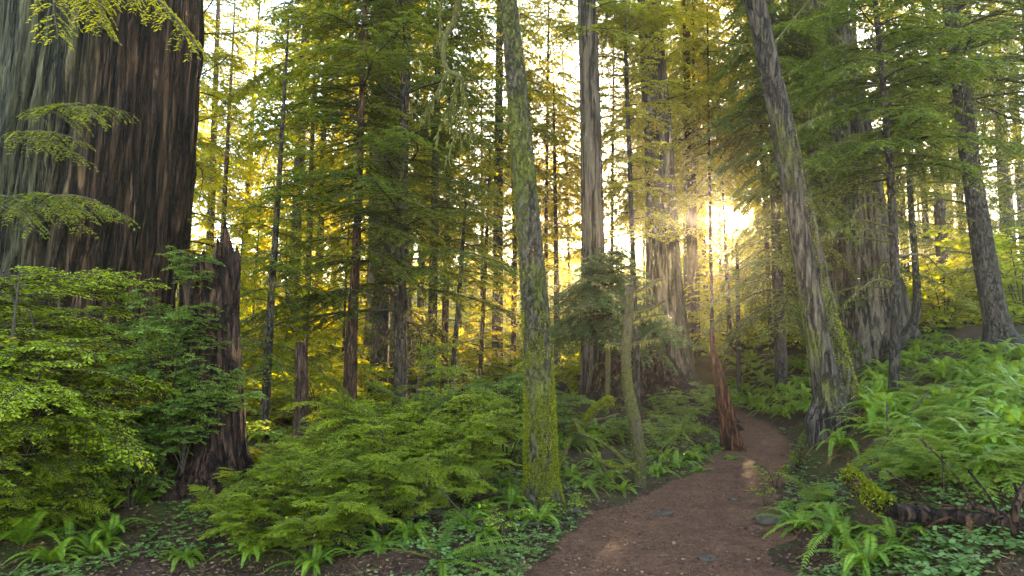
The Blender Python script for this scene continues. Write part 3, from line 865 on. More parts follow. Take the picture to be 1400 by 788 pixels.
tree('conifer_tree', 'reddish bare lower trunk left of the broad branching hemlock', 'tree', 12.5,
     [(476, 604, 26), (478, 560, 21), (480, 480, 17), (484, 400, 14), (489, 300, 11), (494, 150, 9), (499, 0, 7), (503, -120, 5)], B_BROWN, 22, 70, rough=.07, ridge=.02, nridge=12,
     crown=dict(lo=370, hi=-120, n=54, L0=1.7, L1=1.5, mat=M_MID, **HEM), dead=5, deadpx=(480, 380), deadL=(.5, 1.), lm='the reddish trunk')
tree('hemlock_tree', 'broad branching hemlock with a straight dark trunk and wide dark limbs left of centre', 'tree', 13.0,
     [(545, 594, 26), (547, 540, 19), (548, 400, 17), (551, 220, 15), (555, 80, 12), (558, -20, 10), (561, -150, 8)], B_DARK, 24, 80, rough=.06, ridge=.02, nridge=12,
     crown=dict(lo=440, hi=-150, n=72, L0=2.9, L1=2.3, mat=M_HEM, ll=.08, lw=.021, ds=.055, sp=.125, droop=.30, up=.12, gap=.08), dead=12, deadL=(1.0, 2.6), deadpx=(500, 120), lm='the broad hemlock')
tree('conifer_tree', 'straight slim dark trunk right of the broad branching hemlock', 'tree', 16.0,
     [(587, 555, 14), (590, 480, 13), (593, 350, 12), (596, 200, 10), (599, 60, 8), (602, -100, 6)], B_DARK, 16, 60, rough=.05,
     crown=dict(lo=330, hi=-120, n=46, L0=2.2, L1=1.6, mat=M_HEM, **HEM), dead=10, deadL=(.6, 1.8), deadpx=(480, 180), lm='the slim dark trunk')
tree('conifer_tree', 'hazy thin trunk a step right of the straight slim dark trunk', 'tree', 17.5,
     [(606, 560, 11), (608, 480, 10), (610, 380, 9), (613, 250, 7), (616, 110, 5), (618, 0, 3)], B_BROWN, 14, 50, rough=.05,
     crown=dict(lo=300, hi=0, n=36, L0=1.7, L1=.8, mat=M_YEL, **HEM))
tree('slender_tree', 'thin sapling trunk leaning right, in front of the two slim trunks left of centre', 'tree', 14.5,
     [(611, 592, 9), (618, 520, 8), (625, 440, 7), (630, 370, 6), (635, 300, 4), (639, 240, 2)], B_DARK, 12, 50, rough=.05,
     crown=dict(lo=400, hi=235, n=30, L0=1.6, L1=.5, mat=M_HEM, **HEM), dead=8, deadL=(.4, 1.2), deadpx=(520, 330))
tree('slender_tree', 'slim young tree glowing orange at its foot, left of the mossy middle trunk', 'tree', 19.0,
     [(654, 560, 6), (658, 480, 6), (663, 380, 5), (667, 280, 4), (670, 200, 2)], B_BROWN, 10, 40, rough=.05,
     crown=dict(lo=500, hi=190, n=50, L0=1.6, L1=.5, mat=M_YEL, ll=.085, lw=.026, ds=.06, sp=.13))
tree('conifer_tree', 'hazy thin trunk showing just left of the mossy middle trunk', 'tree', 24.0,
     [(700, 545, 9), (702, 450, 8), (704, 340, 7), (700, 200, 6), (690, 60, 4), (684, -60, 3)], B_BROWN, 12, 40, rough=.05,
     crown=dict(lo=420, hi=-60, n=54, L0=2.6, L1=1.3, mat=M_MID, ll=.11, lw=.03, ds=.075, sp=.16))
tree('conifer_tree', 'bluish green conifer behind and right of the mossy middle trunk', 'tree', 23.0,
     [(762, 560, 9), (761, 450, 8), (760, 330, 6), (758, 200, 4), (757, 110, 2)], B_DARK, 12, 40, rough=.05,
     crown=dict(lo=470, hi=105, n=64, L0=2.3, L1=.5, mat=M_MID, ll=.10, lw=.028, ds=.07, sp=.15))
tree('hemlock_tree', 'small bluish hemlock with a dense umbrella of drooping boughs behind the mossy snag', 'tree', 12.5,
     [(828, 606, 9), (830, 540, 8), (832, 460, 7), (834, 400, 5), (835, 345, 2)], B_MOSSY, 12, 50, rough=.06,
     crown=dict(lo=455, hi=340, n=110, L0=1.65, L1=.45, mat=M_BLUE, ll=.055, lw=.015, ds=.032, sp=.075, droop=.5, up=.18, shape=.8), dead=5, deadpx=(570, 480), deadL=(.3, .8), lm='the small bluish hemlock')
tree('conifer_tree', 'thin trunk between the straight grey redwood and the sunlit redwood', 'tree', 18.0,
     [(869, 560, 9), (867, 420, 8), (863, 280, 7), (858, 150, 6), (853, 0, 5), (849, -120, 4)], B_DARK, 12, 50, rough=.05,
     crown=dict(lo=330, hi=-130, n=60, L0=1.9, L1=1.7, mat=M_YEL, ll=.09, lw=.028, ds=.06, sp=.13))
tree('conifer_tree', 'straight hazy trunk right of the sunlit redwood, golden boughs either side', 'tree', 24.0,
     [(949, 520, 15), (947, 430, 13), (944, 300, 12), (940, 150, 10), (937, 0, 8), (934, -140, 6)], B_BROWN, 16, 50, rough=.05,
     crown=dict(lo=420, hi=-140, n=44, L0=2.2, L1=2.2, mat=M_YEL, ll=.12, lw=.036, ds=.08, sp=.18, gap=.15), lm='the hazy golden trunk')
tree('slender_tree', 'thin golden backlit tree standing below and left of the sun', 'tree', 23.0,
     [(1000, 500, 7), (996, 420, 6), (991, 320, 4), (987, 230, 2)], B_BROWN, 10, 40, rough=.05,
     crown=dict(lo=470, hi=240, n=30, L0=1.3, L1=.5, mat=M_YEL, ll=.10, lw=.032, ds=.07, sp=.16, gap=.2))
tree('slender_tree', 'thin straight dark stem directly below the sun', 'tree', 19.0,
     [(1010, 515, 7), (1009, 440, 6), (1008, 370, 5), (1007, 330, 3)], B_DARK, 10, 30, rough=.05, dead=5, deadL=(.4, 1.0), deadpx=(460, 350))
tree('hemlock_tree', 'dark shaggy hemlock standing right beside the sun, boughs hanging low', 'tree', 17.5,
     [(1068, 495, 17), (1065, 420, 15), (1061, 320, 13), (1058, 200, 10), (1056, 60, 7), (1054, -100, 5)], B_DARK, 18, 60, rough=.05,
     crown=dict(lo=440, hi=-120, n=130, L0=2.0, L1=1.9, mat=M_HEM, ll=.085, lw=.021, ds=.045, sp=.10, droop=.7, up=.05), lm='the shaggy hemlock by the sun')

# ---- orange splintered snag by the path
g = ground_at(1000, 614)
root, base, cp, cr = tree('broken_snag', 'leaning orange rotten snag tapering to a sharp point beside the path', 'snag', g[1],
     [(1001, 617, 30), (996, 590, 23), (990, 555, 20), (984, 520, 15), (977, 490, 10), (973, 468, 5), (971, 446, 1.2)], B_ORANGE, 64, 90, rough=.12, ridge=.10, nridge=18, roots=4, flare=1.12, rootz=.15, flute=.22, nfl=6, lm='the pointed orange snag')

for (x0, y0), (x1, y1), r0 in (((984, 545), (976, 478), .035), ((994, 560), (988, 512), .03), ((980, 520), (966, 474), .022)):
    branch(root, base, [at(x0, y0, g[1] - .06), at((x0 + x1) / 2 + 1, (y0 + y1) / 2, g[1] - .05), at(x1, y1, g[1] - .03)], r0, .003, (B_ORANGE,), 6, name='splinter', rough=.3)

# ---- flared root mass / burnt stump at the foot of the sunlit redwood
def flared_stump():
    Y = 15.5
    p, r = px_path([(886, 592, 205), (878, 550, 150), (868, 500, 100), (858, 455, 66), (850, 425, 34), (847, 408, 10)], Y)
    base = np.array([p[0, 0], p[0, 1], H(p[0, 0], p[0, 1])])
    root = empty('tree_stump', base, 'broad reddish brown broken stump with flared ridged foot, below the sunlit redwood', 'stump')
    a, cp, cr = trunk_mesh(p, r, 200, 90, flute=.28, nfl=9, ridge=.08, nridge=40, rough=.08, seed=21, roots=5, flare=1.2, rootz=.8, ground=base[2])
    a.build('trunk', [B_ROT], root, base)
    landmark('the flared stump', base)
flared_stump()

# ---- trunks far back on the right
for px, pyb, w, Y, lab in ((1376, 395, 15, 31, 'hazy grey trunk a little right of the stout right edge tree'), (1316, 400, 10, 33, 'thin hazy trunk just left of the stout right edge tree'),
                           (1331, 395, 8, 37, 'faintest thin trunk seen against the haze beside the stout right edge tree'), (1398, 380, 12, 34, 'hazy trunk cut by the right edge of the picture'),
                           (1268, 420, 9, 30, 'hazy thin trunk just right of the crooked tree'), (1290, 410, 7, 35, 'faint pale stem midway between the crooked tree and the stout right edge tree')):
    tree('conifer_tree', lab, 'tree', Y, [(px + 4, pyb + 60, w * 1.3), (px + 2, pyb - 40, w), (px - 8, pyb - 200, w * .85), (px - 20, pyb - 400, w * .6), (px - 26, pyb - 520, w * .4)], B_DARK, 14, 40,
         crown=dict(lo=pyb - 150, hi=-140, n=40, L0=2.8, L1=2.2, mat=M_MID, ll=.15, lw=.042, ds=.10, sp=.22))

# ------------------------------------------------------------------ repeated background conifers (one of each kind, then copies)
def copy_thing(o, loc, rz, s, label, group, mat_over=None):
    c = o.copy(); COL.objects.link(c)
    c.location = loc; c.rotation_euler = (0, 0, rz); c.scale = (s, s, s)
    c['label'] = label; c['group'] = group
    for ch in o.children:
        d = ch.copy(); COL.objects.link(d); d.parent = c
    return c

def make_conifer(kind, Ht, R, leafm, bark, n, seed, name='conifer_tree', lo=.12, rk=.008, **kw):
    rng = np.random.default_rng(seed)
    root = empty(name, (0, 0, -50), 'conifer', 'tree')
    lean = rng.normal(0, .02 * Ht, 2)
    p = np.array([[0, 0, -.4], [0, 0, .5], [lean[0] * .3, lean[1] * .3, Ht * .4], [lean[0], lean[1], Ht]])
    rb = rk * Ht
    a, cp, cr = trunk_mesh(p, np.array([rb * 1.3, rb, rb * .7, .01]), 14, 40, seed=seed, rough=.05)
    a.build('trunk', [bark], root)
    crown_on(cp, Ht * lo, Ht * .99, n, R, R * .12, rng, shape=1.1, **kw).build('crown', [B_TWIG, leafm], root)
    return root

BIG = dict(ll=.135, lw=.036, ds=.08, sp=.165, droop=.45, drop=.15)
protos = [make_conifer('a', 17, 2.6, M_MID, B_DARK, 90, 31, up=.05, **BIG), make_conifer('b', 20, 3.0, M_HEM, B_DARK, 95, 32, up=.0, gap=.2, **BIG),
          make_conifer('c', 15, 2.4, M_YEL, B_BROWN, 90, 33, up=.1, gap=.25, **BIG), make_conifer('d', 22, 2.8, M_MID, B_BROWN, 100, 34, up=.0, gap=.15, lo=.2, **BIG),
          make_conifer('e', 8, 2.0, M_GLADE, B_DARK, 70, 35, up=.12, lo=.05, ll=.09, lw=.024, ds=.055, sp=.11, droop=.45),
          make_conifer('f', 25, 3.3, M_MID, B_DARK, 95, 36, up=-.05, lo=.30, gap=.1, **BIG),
          make_conifer('g', 16, 2.4, M_YEL, B_BROWN, 100, 37, up=-.05, lo=.36, gap=.12, ll=.10, lw=.026, ds=.055, sp=.12, droop=.6, drop=.2, rk=.0045)]
used = [False] * len(protos)
GAPS = [(-300, 'left of the giant left redwood'), (30, 'behind the giant left redwood'), (230, 'between the giant left redwood and the slim young hemlock'), (365, 'between the slim young hemlock and the reddish trunk'), (480, 'between the reddish trunk and the broad hemlock'),
        (548, 'between the broad hemlock and the mossy middle trunk'), (725, 'between the mossy middle trunk and the straight grey redwood'), (812, 'between the straight grey redwood and the sunlit redwood'),
        (908, 'between the sunlit redwood and the sun'), (1013, 'between the sun and the leaning tree'), (1110, 'between the leaning tree and the thin bare limbed tree'), (1222, 'between the bare limbed tree and the right edge tree'), (1350, 'right of the stout right edge tree')]
KIND = ['bushy green', 'tall dark', 'golden green', 'tall green', 'small bright green', 'high crowned', 'lacy golden']
spots = [(20, 26, 3), (210, 24, 2), (300, 22, 2), (285, 30, 5), (330, 34, 1), (350, 27, 4), (420, 20, 2), (435, 28, 5), (455, 36, 3), (400, 40, 5), (505, 27, 2), (470, 17.5, 4), (575, 30, 5), (625, 38, 4), (660, 44, 3), (685, 31, 4),
         (770, 42, 4), (835, 31, 4), (850, 24, 4), (960, 36, 5), (1040, 36, 5), (1075, 27, 0), (1090, 42, 1), (1120, 30, 0), (1240, 29, 1), (1262, 44, 0), (1300, 41, 2), (1345, 29, 0), (1390, 40, 3), (1420, 22, 1), (-60, 20, 0),
         (530, 34, 4), (590, 33, 4), (715, 38, 4), (900, 33, 4), (955, 31, 4), (1035, 29, 4), (980, 40, 4), (940, 27, 5), (1098, 25, 1), (945, 44, 5), (1085, 46, 0), (1070, 38, 2), (1180, 26, 5), (1290, 25, 5), (400, 25, 5), (250, 33, 5), (680, 22, 5), (520, 17, 5), (725, 27, 6), (765, 33, 6), (835, 26, 6), (880, 35, 6), (950, 24, 6), (985, 31, 6), (925, 42, 6), (1050, 27, 6), (800, 44, 6), (300, 40, 6), (375, 33, 6), (610, 40, 6), (560, 25, 6), (972, 23, 6), (1052, 22, 6), (955, 24, 4), (962, 38, 1), (1060, 30, 1), (1075, 23, 4), (965, 28, 2), (930, 33, 2), (950, 36, 2), (1084, 33, 2), (745, 24, 6), (780, 27, 6), (700, 36, 6), (862, 30, 6), (905, 27, 6), (660, 25, 6), (630, 32, 6), (590, 29, 6), (440, 30, 6), (490, 34, 6), (345, 20, 4), (395, 17, 4), (440, 22, 4), (420, 15, 4), (325, 17, 4)]
gapn = {}
order = sorted(spots)
for px, Y, k in order:
    gi = max(i for i, g in enumerate(GAPS) if px >= g[0])
    gapn.setdefault((gi, k), []).append((px, Y))
ORD = ['leftmost', 'second from left', 'third from left', 'fourth from left']
for px, Y, k in order:
    gi = max(i for i, g in enumerate(GAPS) if px >= g[0])
    L = gapn[(gi, k)]
    lab = f'{KIND[k]} conifer {GAPS[gi][1]}'
    if len(L) > 1: lab += ', ' + ['nearest', 'second nearest', 'third nearest', 'fourth nearest', 'fifth nearest', 'sixth nearest', 'seventh nearest', 'eighth nearest', 'ninth nearest', 'tenth nearest'][sorted(q[1] for q in L).index(Y)]
    x = (px - 700) / F * Y / math.cos(PITCH)
    loc = (x, Y, H(x, Y)); rz = RNG.random() * 6.28; s = (.85 + .35 * RNG.random()) * (.62 if k == 4 else 1)
    o = protos[k]
    if not used[k]:
        used[k] = True
        o.location = loc; o.rotation_euler = (0, 0, rz); o.scale = (s, s, s); o['label'] = lab; o['group'] = 'conifers standing in the background'
    else:
        copy_thing(o, loc, rz, s, lab, 'conifers standing in the background')

# ------------------------------------------------------------------ the wood beyond, too far and thick to count
def far_wood():
    rng = np.random.default_rng(77)
    a = Acc()
    for k in range(190):
        Y = 48 + 62 * rng.random()
        px = -120 + 1640 * rng.random() if k < 120 else 540 + 460 * rng.random()
        if 930 < px < 1090 and rng.random() < .2: continue
        x = (px - 700) / F * Y
        z = H(x, Y); Ht = 6 + 7 * rng.random() if rng.random() < .72 else 14 + 12 * rng.random()
        if 540 < px < 1000: Ht = 3 + 3 * rng.random() if rng.random() < .88 else 22 + 6 * rng.random()      # tree heights held down here to let the low sun through
        if 540 < px < 1000 and Ht < 10: Ht = max(2.5, .3 + .19 * (Y - 15) - z) * (.7 + .35 * rng.random())
        if 985 < px < 1045: Ht = min(Ht, 7.0)
        tube(a, np.array([[x, Y, z - .5], [x, Y, z + Ht * .5], [x, Y, z + Ht]]), np.array([.012 * Ht, .009 * Ht, .02]), 6, 0)
        n = 700
        lo = .12 if Ht < 13.5 else .5
        q = rng.random(n) ** 1.2
        rr = (2.6 * (1 - q) + .3) * np.sqrt(rng.random(n)) * (.8 + .5 * rng.random())
        th = rng.random(n) * 6.28
        layer = np.floor(q * 16) / 16 + rng.random(n) * .03
        zz = z + Ht * (lo + (1 - lo) * layer) - .18 * rr
        p = np.stack([x + rr * np.cos(th), Y + rr * np.sin(th), zz], -1)
        d = unit(np.stack([np.cos(th), np.sin(th), -.35 + .3 * rng.normal(size=n)], -1))
        kites(a, p, d, .5 + .5 * rng.random(n), .14 + .12 * rng.random(n), unit(np.array([0, 0, 1.0]) + rng.normal(0, .4, (n, 3))), 1, np.clip(.5 + rng.normal(0, .25, n), 0, 1))
    o = a.build('distant_forest', [B_DARK, M_MID])
    tag(o, 'far wood of conifers fading into the haze on the slope', 'forest', kind='stuff')
far_wood()
#@@PLANTS@@
# ------------------------------------------------------------------ logs, fallen branches, stones
def lying(name, label, cat, pts, rads, bark, moss=0, seed=1, rough=.18, stubs=0, seg=28, flute=0, mspan=59):
    rng = np.random.default_rng(seed)
    pts = np.asarray(pts, float)
    base = pts.mean(0); base[2] = H(base[0], base[1])
    root = empty(name, base, label, cat)
    c = spline(np.column_stack([pts, rads]), 60)
    a = Acc(); tube(a, c[:, :3], c[:, 3], seg, 0, rough, 5)
    a.build('log_body', [bark], root, base)
    if moss:
        m = Acc(); n = moss
        k = rng.integers(0, mspan, n); th = rng.normal(0, 1.0, n)
        d = unit(np.gradient(c[:, :3], axis=0))[k]
        s = unit(np.cross(d, np.array([0, 0, 1.0])))
        u = np.cross(s, d)
        o = s * np.sin(th)[:, None] + u * np.cos(th)[:, None]
        p = c[k, :3] + d * (rng.random(n)[:, None] - .5) * .05 + o * c[k, 3:4] * .98
        kites(m, p, unit(o + rng.normal(0, .6, (n, 3))), .022 * (.5 + rng.random(n)), .008 + 0 * th, unit(rng.normal(0, 1, (n, 3))), 0, rng.random(n))
        m.build('moss', [M_MOSS], root, base)
    for q in range(stubs):
        t = int(rng.random() * 59); d = unit(rng.normal(0, 1, 3) + np.array([0, 0, .8]))
        L = .2 + .5 * rng.random()
        branch(root, base, [c[t, :3], c[t, :3] + d * L * .5, c[t, :3] + d * L + rng.normal(0, .05, 3)], c[t, 3] * .18, .008, (bark,), 6, rng=rng)
    return root

def gpt(px, py, up=0.0):
    p = ground_at(px, py); p[2] = H(p[0], p[1]) + up
    return p

lying('fallen_log', 'dark decaying log lying across the forest floor left of the mossy middle trunk', 'log',
      [at(552, 596, 15.2), at(610, 585, 15.4), at(680, 572, 15.7), at(735, 556, 16), at(775, 545, 16.2)], [.16, .30, .40, .46, .34], B_ROT, 0, 3, .35, 14)
lying('fallen_log', 'mossy broken log end poking up between ferns right of the path', 'log',
      [at(1160, 648, 5.1), at(1185, 675, 4.95), at(1222, 698, 4.8), gpt(1290, 716, .04), gpt(1350, 726, .05), gpt(1430, 738, .04)], [.05, .07, .07, .065, .06, .055], B_ROT, 2200, 4, .28, 4, mspan=22)
lying('mossy_root', 'moss covered buttress root below the thin bare limbed tree', 'root',
      [at(1228, 598, 7.2), at(1212, 622, 7.0), at(1190, 650, 6.7), at(1172, 682, 6.4)], [.09, .15, .11, .06], B_MOSSY, 3500, 5, .3, 2)
lying('curled_root', 'dark curled dead root arching at the bottom right edge', 'root',
      [gpt(1388, 738, -.08), at(1388, 700, 4.25), at(1402, 664, 4.3), at(1425, 640, 4.35), at(1460, 668, 4.4)], [.022, .024, .022, .02, .014], B_BROWN, 0, 6, .12, 0)
lying('fallen_branch', 'mossy forked dead branch propped among ferns left of the mossy snag', 'branch',
      [at(783, 588, 8.2), at(800, 582, 8.2), at(812, 562, 8.2), at(833, 549, 8.25), at(832, 553, 8.25)], [.03, .05, .045, .05, .02], B_MOSSY, 3500, 7, .2, 0, 14)
for k, (pts, lab) in enumerate(((((783, 572), (800, 600), (825, 640), (840, 665)), 'thin mossy dead branch slanting down to the right below the forked one'), (((790, 590), (830, 610), (880, 655)), 'dead branch leaning against the foot of the mossy snag'),
                            (((800, 618), (840, 640), (868, 636)), 'low crooked dead stick left of the foot of the mossy snag'), (((780, 600), (765, 640), (758, 662)), 'short dead branch leaning beside the foot of the mossy middle trunk'))):
    lying('fallen_branch', lab, 'branch', [at(x, y, 8.0 - .1 * k) for x, y in pts], np.linspace(.022, .012, len(pts)), B_TWIGM, 300, 20 + k, .2, 2, 8)
lying('fallen_branch', 'long thin stick on the litter at the lower left edge of the path', 'stick', [gpt(640, 742, .03), gpt(690, 726, .05), gpt(760, 722, .03), gpt(800, 712, .02)], [.016, .018, .014, .006], B_TWIG, 0, 31, .1, 2, 8)
lying('fallen_branch', 'dark stick lying on the litter behind the bottom dark fern', 'stick', [gpt(540, 720, .03), gpt(600, 712, .06), gpt(690, 742, .02)], [.02, .022, .01], B_TWIG, 0, 32, .12, 2, 8)
lying('fallen_branch', 'dead stick lying on the clover at the bottom right', 'stick', [gpt(1225, 690, .03), gpt(1250, 740, .03), gpt(1290, 770, .02)], [.010, .013, .006], B_TWIG, 0, 33, .12, 1, 8)
lying('fallen_branch', 'reddish dead branch arching across the bank right of the clover', 'branch', [gpt(1290, 705, .04), gpt(1340, 720, .12), gpt(1400, 726, .06)], [.012, .018, .01], B_BROWN, 0, 34, .12, 5, 8)
lying('fallen_branch', 'fallen branch lying among the pale ferns on the right bank', 'branch', [gpt(1270, 668, .05), gpt(1330, 640, .10), gpt(1390, 612, .05)], [.012, .02, .012], B_TWIGM, 300, 35, .12, 4, 8)
lying('mossy_root', 'mossy root reaching down to the path below the leaning tree', 'root', [gpt(1122, 582, .04), gpt(1102, 600, .05), gpt(1090, 628, .03), gpt(1072, 652, .0)], [.07, .07, .05, .03], B_MOSSY, 900, 36, .35, 1)

def stone(label, px, py, w, hgt, seed, sink=.3):
    rng = np.random.default_rng(seed)
    p = gpt(px, py)
    s = w / F * p[1]
    nu, nv = 28, 16
    U, V = np.meshgrid(np.linspace(0, 2 * np.pi, nu, endpoint=False), np.linspace(.02, np.pi - .02, nv))
    d = np.stack([np.cos(U) * np.sin(V), np.sin(U) * np.sin(V), np.cos(V)], -1)
    r = 1 + .28 * fbm(d * 1.6 + seed, 3) + .10 * np.round(vnoise(d * 2.5 + seed * 3))
    v = d * r[..., None] * np.array([s * .5, s * .4, hgt])
    a = Acc(); i = np.arange(nv - 1)[:, None] * nu; j = np.arange(nu)[None]; jn = (j + 1) % nu
    a.add(v.reshape(-1, 3), np.stack([i + j, i + nu + j, i + nu + jn, i + jn], -1).reshape(-1, 4), 0, None, True)
    o = a.build('stone', [M_STONE]); o.location = (p[0], p[1], p[2] + hgt * (1 - 2 * sink)); o.rotation_euler = (0, 0, rng.random() * 6)
    tag(o, label, 'stone')
stone('dark grey stone with moss at the right edge of the path, largest of all', 1052, 716, 34, .05, 1, .38)
stone('flat grey stone flush with the path near the bottom of the picture', 966, 764, 30, .014, 2, .46)
stone('flat pale stone embedded in the middle of the path, below the mossy snag', 905, 702, 30, .012, 3, .47)
stone('small pale stone in the path near the pointed orange snag', 1003, 684, 12, .02, 4, .4)
stone('low grey stone by the left path edge, below the mossy middle trunk', 780, 700, 30, .03, 6, .3)

# ------------------------------------------------------------------ ferns
def frond(a, az, L, el, droop, rng, wmax=.10, n=34, leaf=0, tint=.5, pinw=.36):
    d0 = np.array([math.cos(az) * math.cos(el), math.sin(az) * math.cos(el), math.sin(el)])
    up = np.array([0, 0, 1.0]); lat0 = np.array([-math.sin(az), math.cos(az), 0])
    cv = rng.normal(0, .10)
    pos = lambda t: L * (d0 * t[:, None] - up * (droop * t * t)[:, None] + lat0 * (cv * t * t)[:, None])
    ts = np.linspace(0, 1, 9)
    tube(a, pos(ts), .005 * L * (1.15 - ts), 4, leaf, tint=.25)
    t = .10 + .90 * (np.arange(n) + .5) / n
    P = pos(t); T = unit(d0 - up * (2 * droop * t)[:, None] + lat0 * (2 * cv * t)[:, None])
    S = unit(np.cross(T, up)); Nn = np.cross(S, T)
    l = wmax * L * np.minimum(1, .55 + (t - .1) * 3) * np.clip(1 - t, 0, 1) ** .55 + .004
    tw = rng.normal(0, .12)
    for sg in (1, -1):
        la = np.radians(74 - 22 * t)
        d = unit(T * np.cos(la)[:, None] + S * (sg * np.sin(la))[:, None] + Nn * (-.18 + rng.normal(0, .10, n) + sg * tw)[:, None])
        kites(a, P, d, l * (.88 + .24 * rng.random(n)), np.full(n, pinw * .9 * L / n) + .0 * l, unit(Nn + rng.normal(0, .12, (n, 3))), leaf, np.clip(tint + rng.normal(0, .07, n), 0, 1), .3)

def make_sword(seed, n, L, leafm=M_FERN, split=False, el=(.7, 1.25), droop=(.55, .95), npin=34, name='sword_fern'):
    rng = np.random.default_rng(seed)
    root = empty(name, (0, 0, -60), 'fern', 'fern') if split else None
    a = Acc(); az = rng.random() * 6
    for k in range(n):
        az += 2.399 + rng.normal(0, .25)
        b = Acc() if split else a
        e = el[0] + (el[1] - el[0]) * rng.random()
        frond(b, az, L * (.7 + .5 * rng.random()), e, droop[0] + (droop[1] - droop[0]) * rng.random(), rng, n=npin, tint=np.clip(.5 + rng.normal(0, .16), 0, 1))
        if split: b.build('frond', [leafm], root)
    for k in range(3 if split else 2):
        b = Acc() if split else a
        frond(b, rng.random() * 6.28, L * (.6 + .3 * rng.random()), .25 + .3 * rng.random(), .6, rng, n=npin, leaf=0 if split else 1, tint=.2 + .6 * rng.random(), pinw=.26)
        if split: b.build('frond', [M_DRY], root)
    if not split:
        root = a.build(name, [leafm, M_DRY]); root['category'] = 'fern'
    return root

def make_lady(seed, n, L, leafm, name='lady_fern'):
    rng = np.random.default_rng(seed)
    root = empty(name, (0, 0, -60), 'fern', 'fern')
    az = rng.random() * 6
    for k in range(n):
        az += 2.399 + rng.normal(0, .3)
        b = Acc(); e = .55 + .5 * rng.random()
        spray(b, np.zeros(3), (math.cos(az) * math.cos(e), math.sin(az) * math.cos(e), math.sin(e)), L * (.7 + .5 * rng.random()), .42 + .25 * rng.random(), rng,
              ll=.022, lw=.0065, ds=.0115, sp=.026, tw=.26, ang=78, tdroop=.16, lang=72, flat=.12, tmin=.16, r0=.004, tint0=.5 + rng.normal(0, .15), tintv=.15)
        b.build('frond', [leafm, leafm], root)
    return root

SW = [make_sword(50 + k, 18 + 2 * k, .8, split=True) for k in range(3)]
SWFLAT = [make_sword(60, 16, .75, split=True, el=(.25, .6), droop=(.25, .5))]
SWUP = [make_sword(65, 11, .8, split=True, el=(.6, 1.2), droop=(.7, 1.1), npin=38)]
SWC = [make_sword(70 + k, 15 + 2 * k, .8, npin=22, droop=(.5, .9)) for k in range(4)]
LADY = [make_lady(80 + k, 9 + k, .85, M_FERNP, 'lady_fern') for k in range(2)]
DRYF = [make_sword(90, 10, .6, M_DRY, split=True, el=(.1, .6), droop=(.5, .8))]
USED = set()
PLACED = []   # (object, phrase, x, y)

def put(protos, x, y, s, phrase, group, label=None, rz=None, dz=0.0, tilt=(0, 0), rng=RNG):
    k = int(rng.integers(0, len(protos))); o = protos[k]
    if o.name in USED:
        c = o.copy(); COL.objects.link(c)
        for ch in o.children:
            d = ch.copy(); COL.objects.link(d); d.parent = c
        o = c
    else:
        USED.add(o.name)
    o.location = (x, y, H(x, y) + dz - .02)
    o.rotation_euler = (tilt[0], tilt[1], rng.random() * 6.28 if rz is None else rz)
    o.scale = (s, s, s * (.9 + .2 * rng.random()))
    if group: o['group'] = group
    if label: o['label'] = label
    else: PLACED.append((o, phrase, x, y))
    return o

def putp(protos, px, py, s, phrase, group, label=None, **k):
    p = ground_at(px, py)
    return put(protos, p[0], p[1], s, phrase, group, label, **k)

G1 = 'sword ferns on the forest floor'; G2 = 'pale lady ferns on the right bank'
putp(SWFLAT, 598, 764, .95, '', G1, 'dark sword fern splayed flat at the bottom of the picture, left of the path', rz=.4)
putp(SW, 735, 716, .62, '', G1, 'arching fern right in front of the mossy middle trunk')
putp(SWUP, 1150, 612, .95, '', G1, 'sword fern with long arched strap fronds on the mound below the leaning tree', rz=2.2)
putp(SW, 1150, 738, .95, '', G1, 'bright sword fern beside the mossy log end, nearest to the path on the right')
putp(SWUP, 1225, 745, .8, '', G1, 'sword fern with upright fronds at bottom right, among the clover', rz=.3)
putp(SW, 1185, 778, .7, '', G1, 'sword fern at the very bottom edge, right of the path')
putp(SW, 1095, 722, .7, '', G1, 'small fern by the largest stone at the right path edge')
putp(SW, 95, 722, .85, '', G1, 'bluish green fern at the lower left, left of the jagged stump')
putp(SW, 30, 745, .8, '', G1, 'dark fern in the bottom left corner')
putp(SW, 190, 690, .75, '', G1, 'fern with a pale upright frond close against the left foot of the jagged stump')
putp(SW, 350, 760, .6, '', G1, 'fern at the bottom edge, right of the jagged stump')
for px, py, s in ((805, 668, .7), (832, 660, .62), (782, 655, .6), (900, 648, .6), (925, 640, .7), (948, 630, .7), (908, 628, .6), (965, 618, .6), (890, 625, .5), (700, 690, .6), (660, 700, .55), (760, 640, .6), (820, 640, .7), (660, 735, .5), (640, 720, .55), (560, 735, .5), (700, 712, .45), (520, 750, .5), (430, 775, .55), (250, 765, .5), (130, 760, .55), (690, 665, .6), (790, 690, .4), (850, 672, .45), (955, 645, .4), (1000, 628, .3), (1270, 600, 1.0), (1330, 575, 1.1), (1385, 590, 1.2), (1300, 640, .8), (1355, 650, .9), (1220, 640, .6), (20, 700, .9), (150, 735, .6), (70, 770, .6)):
    putp(SW if py > 640 else SWC, px, py, s, 'bright sword fern', G1)
for px, py, s in ((1300, 655, 1.0), (1345, 632, 1.1), (1392, 655, 1.0), (1270, 625, .85), (1400, 610, 1.1), (1330, 600, 1.0), (1230, 570, .7), (1290, 575, .85), (1365, 580, 1.0), (1120, 690, .6), (1075, 695, .42), (1250, 650, .7), (1320, 560, .9), (1400, 550, 1.1), (1260, 545, .7), (1280, 610, .9), (1225, 605, .6), (1430, 640, 1.1), (1370, 605, 1.0), (1140, 705, .45)):
    if (px + py) % 3 == 0: putp(SW, px, py, s * 1.08, 'large arching sword fern', G1)
    else: putp(LADY, px, py, s, 'pale feathery lady fern', G2)
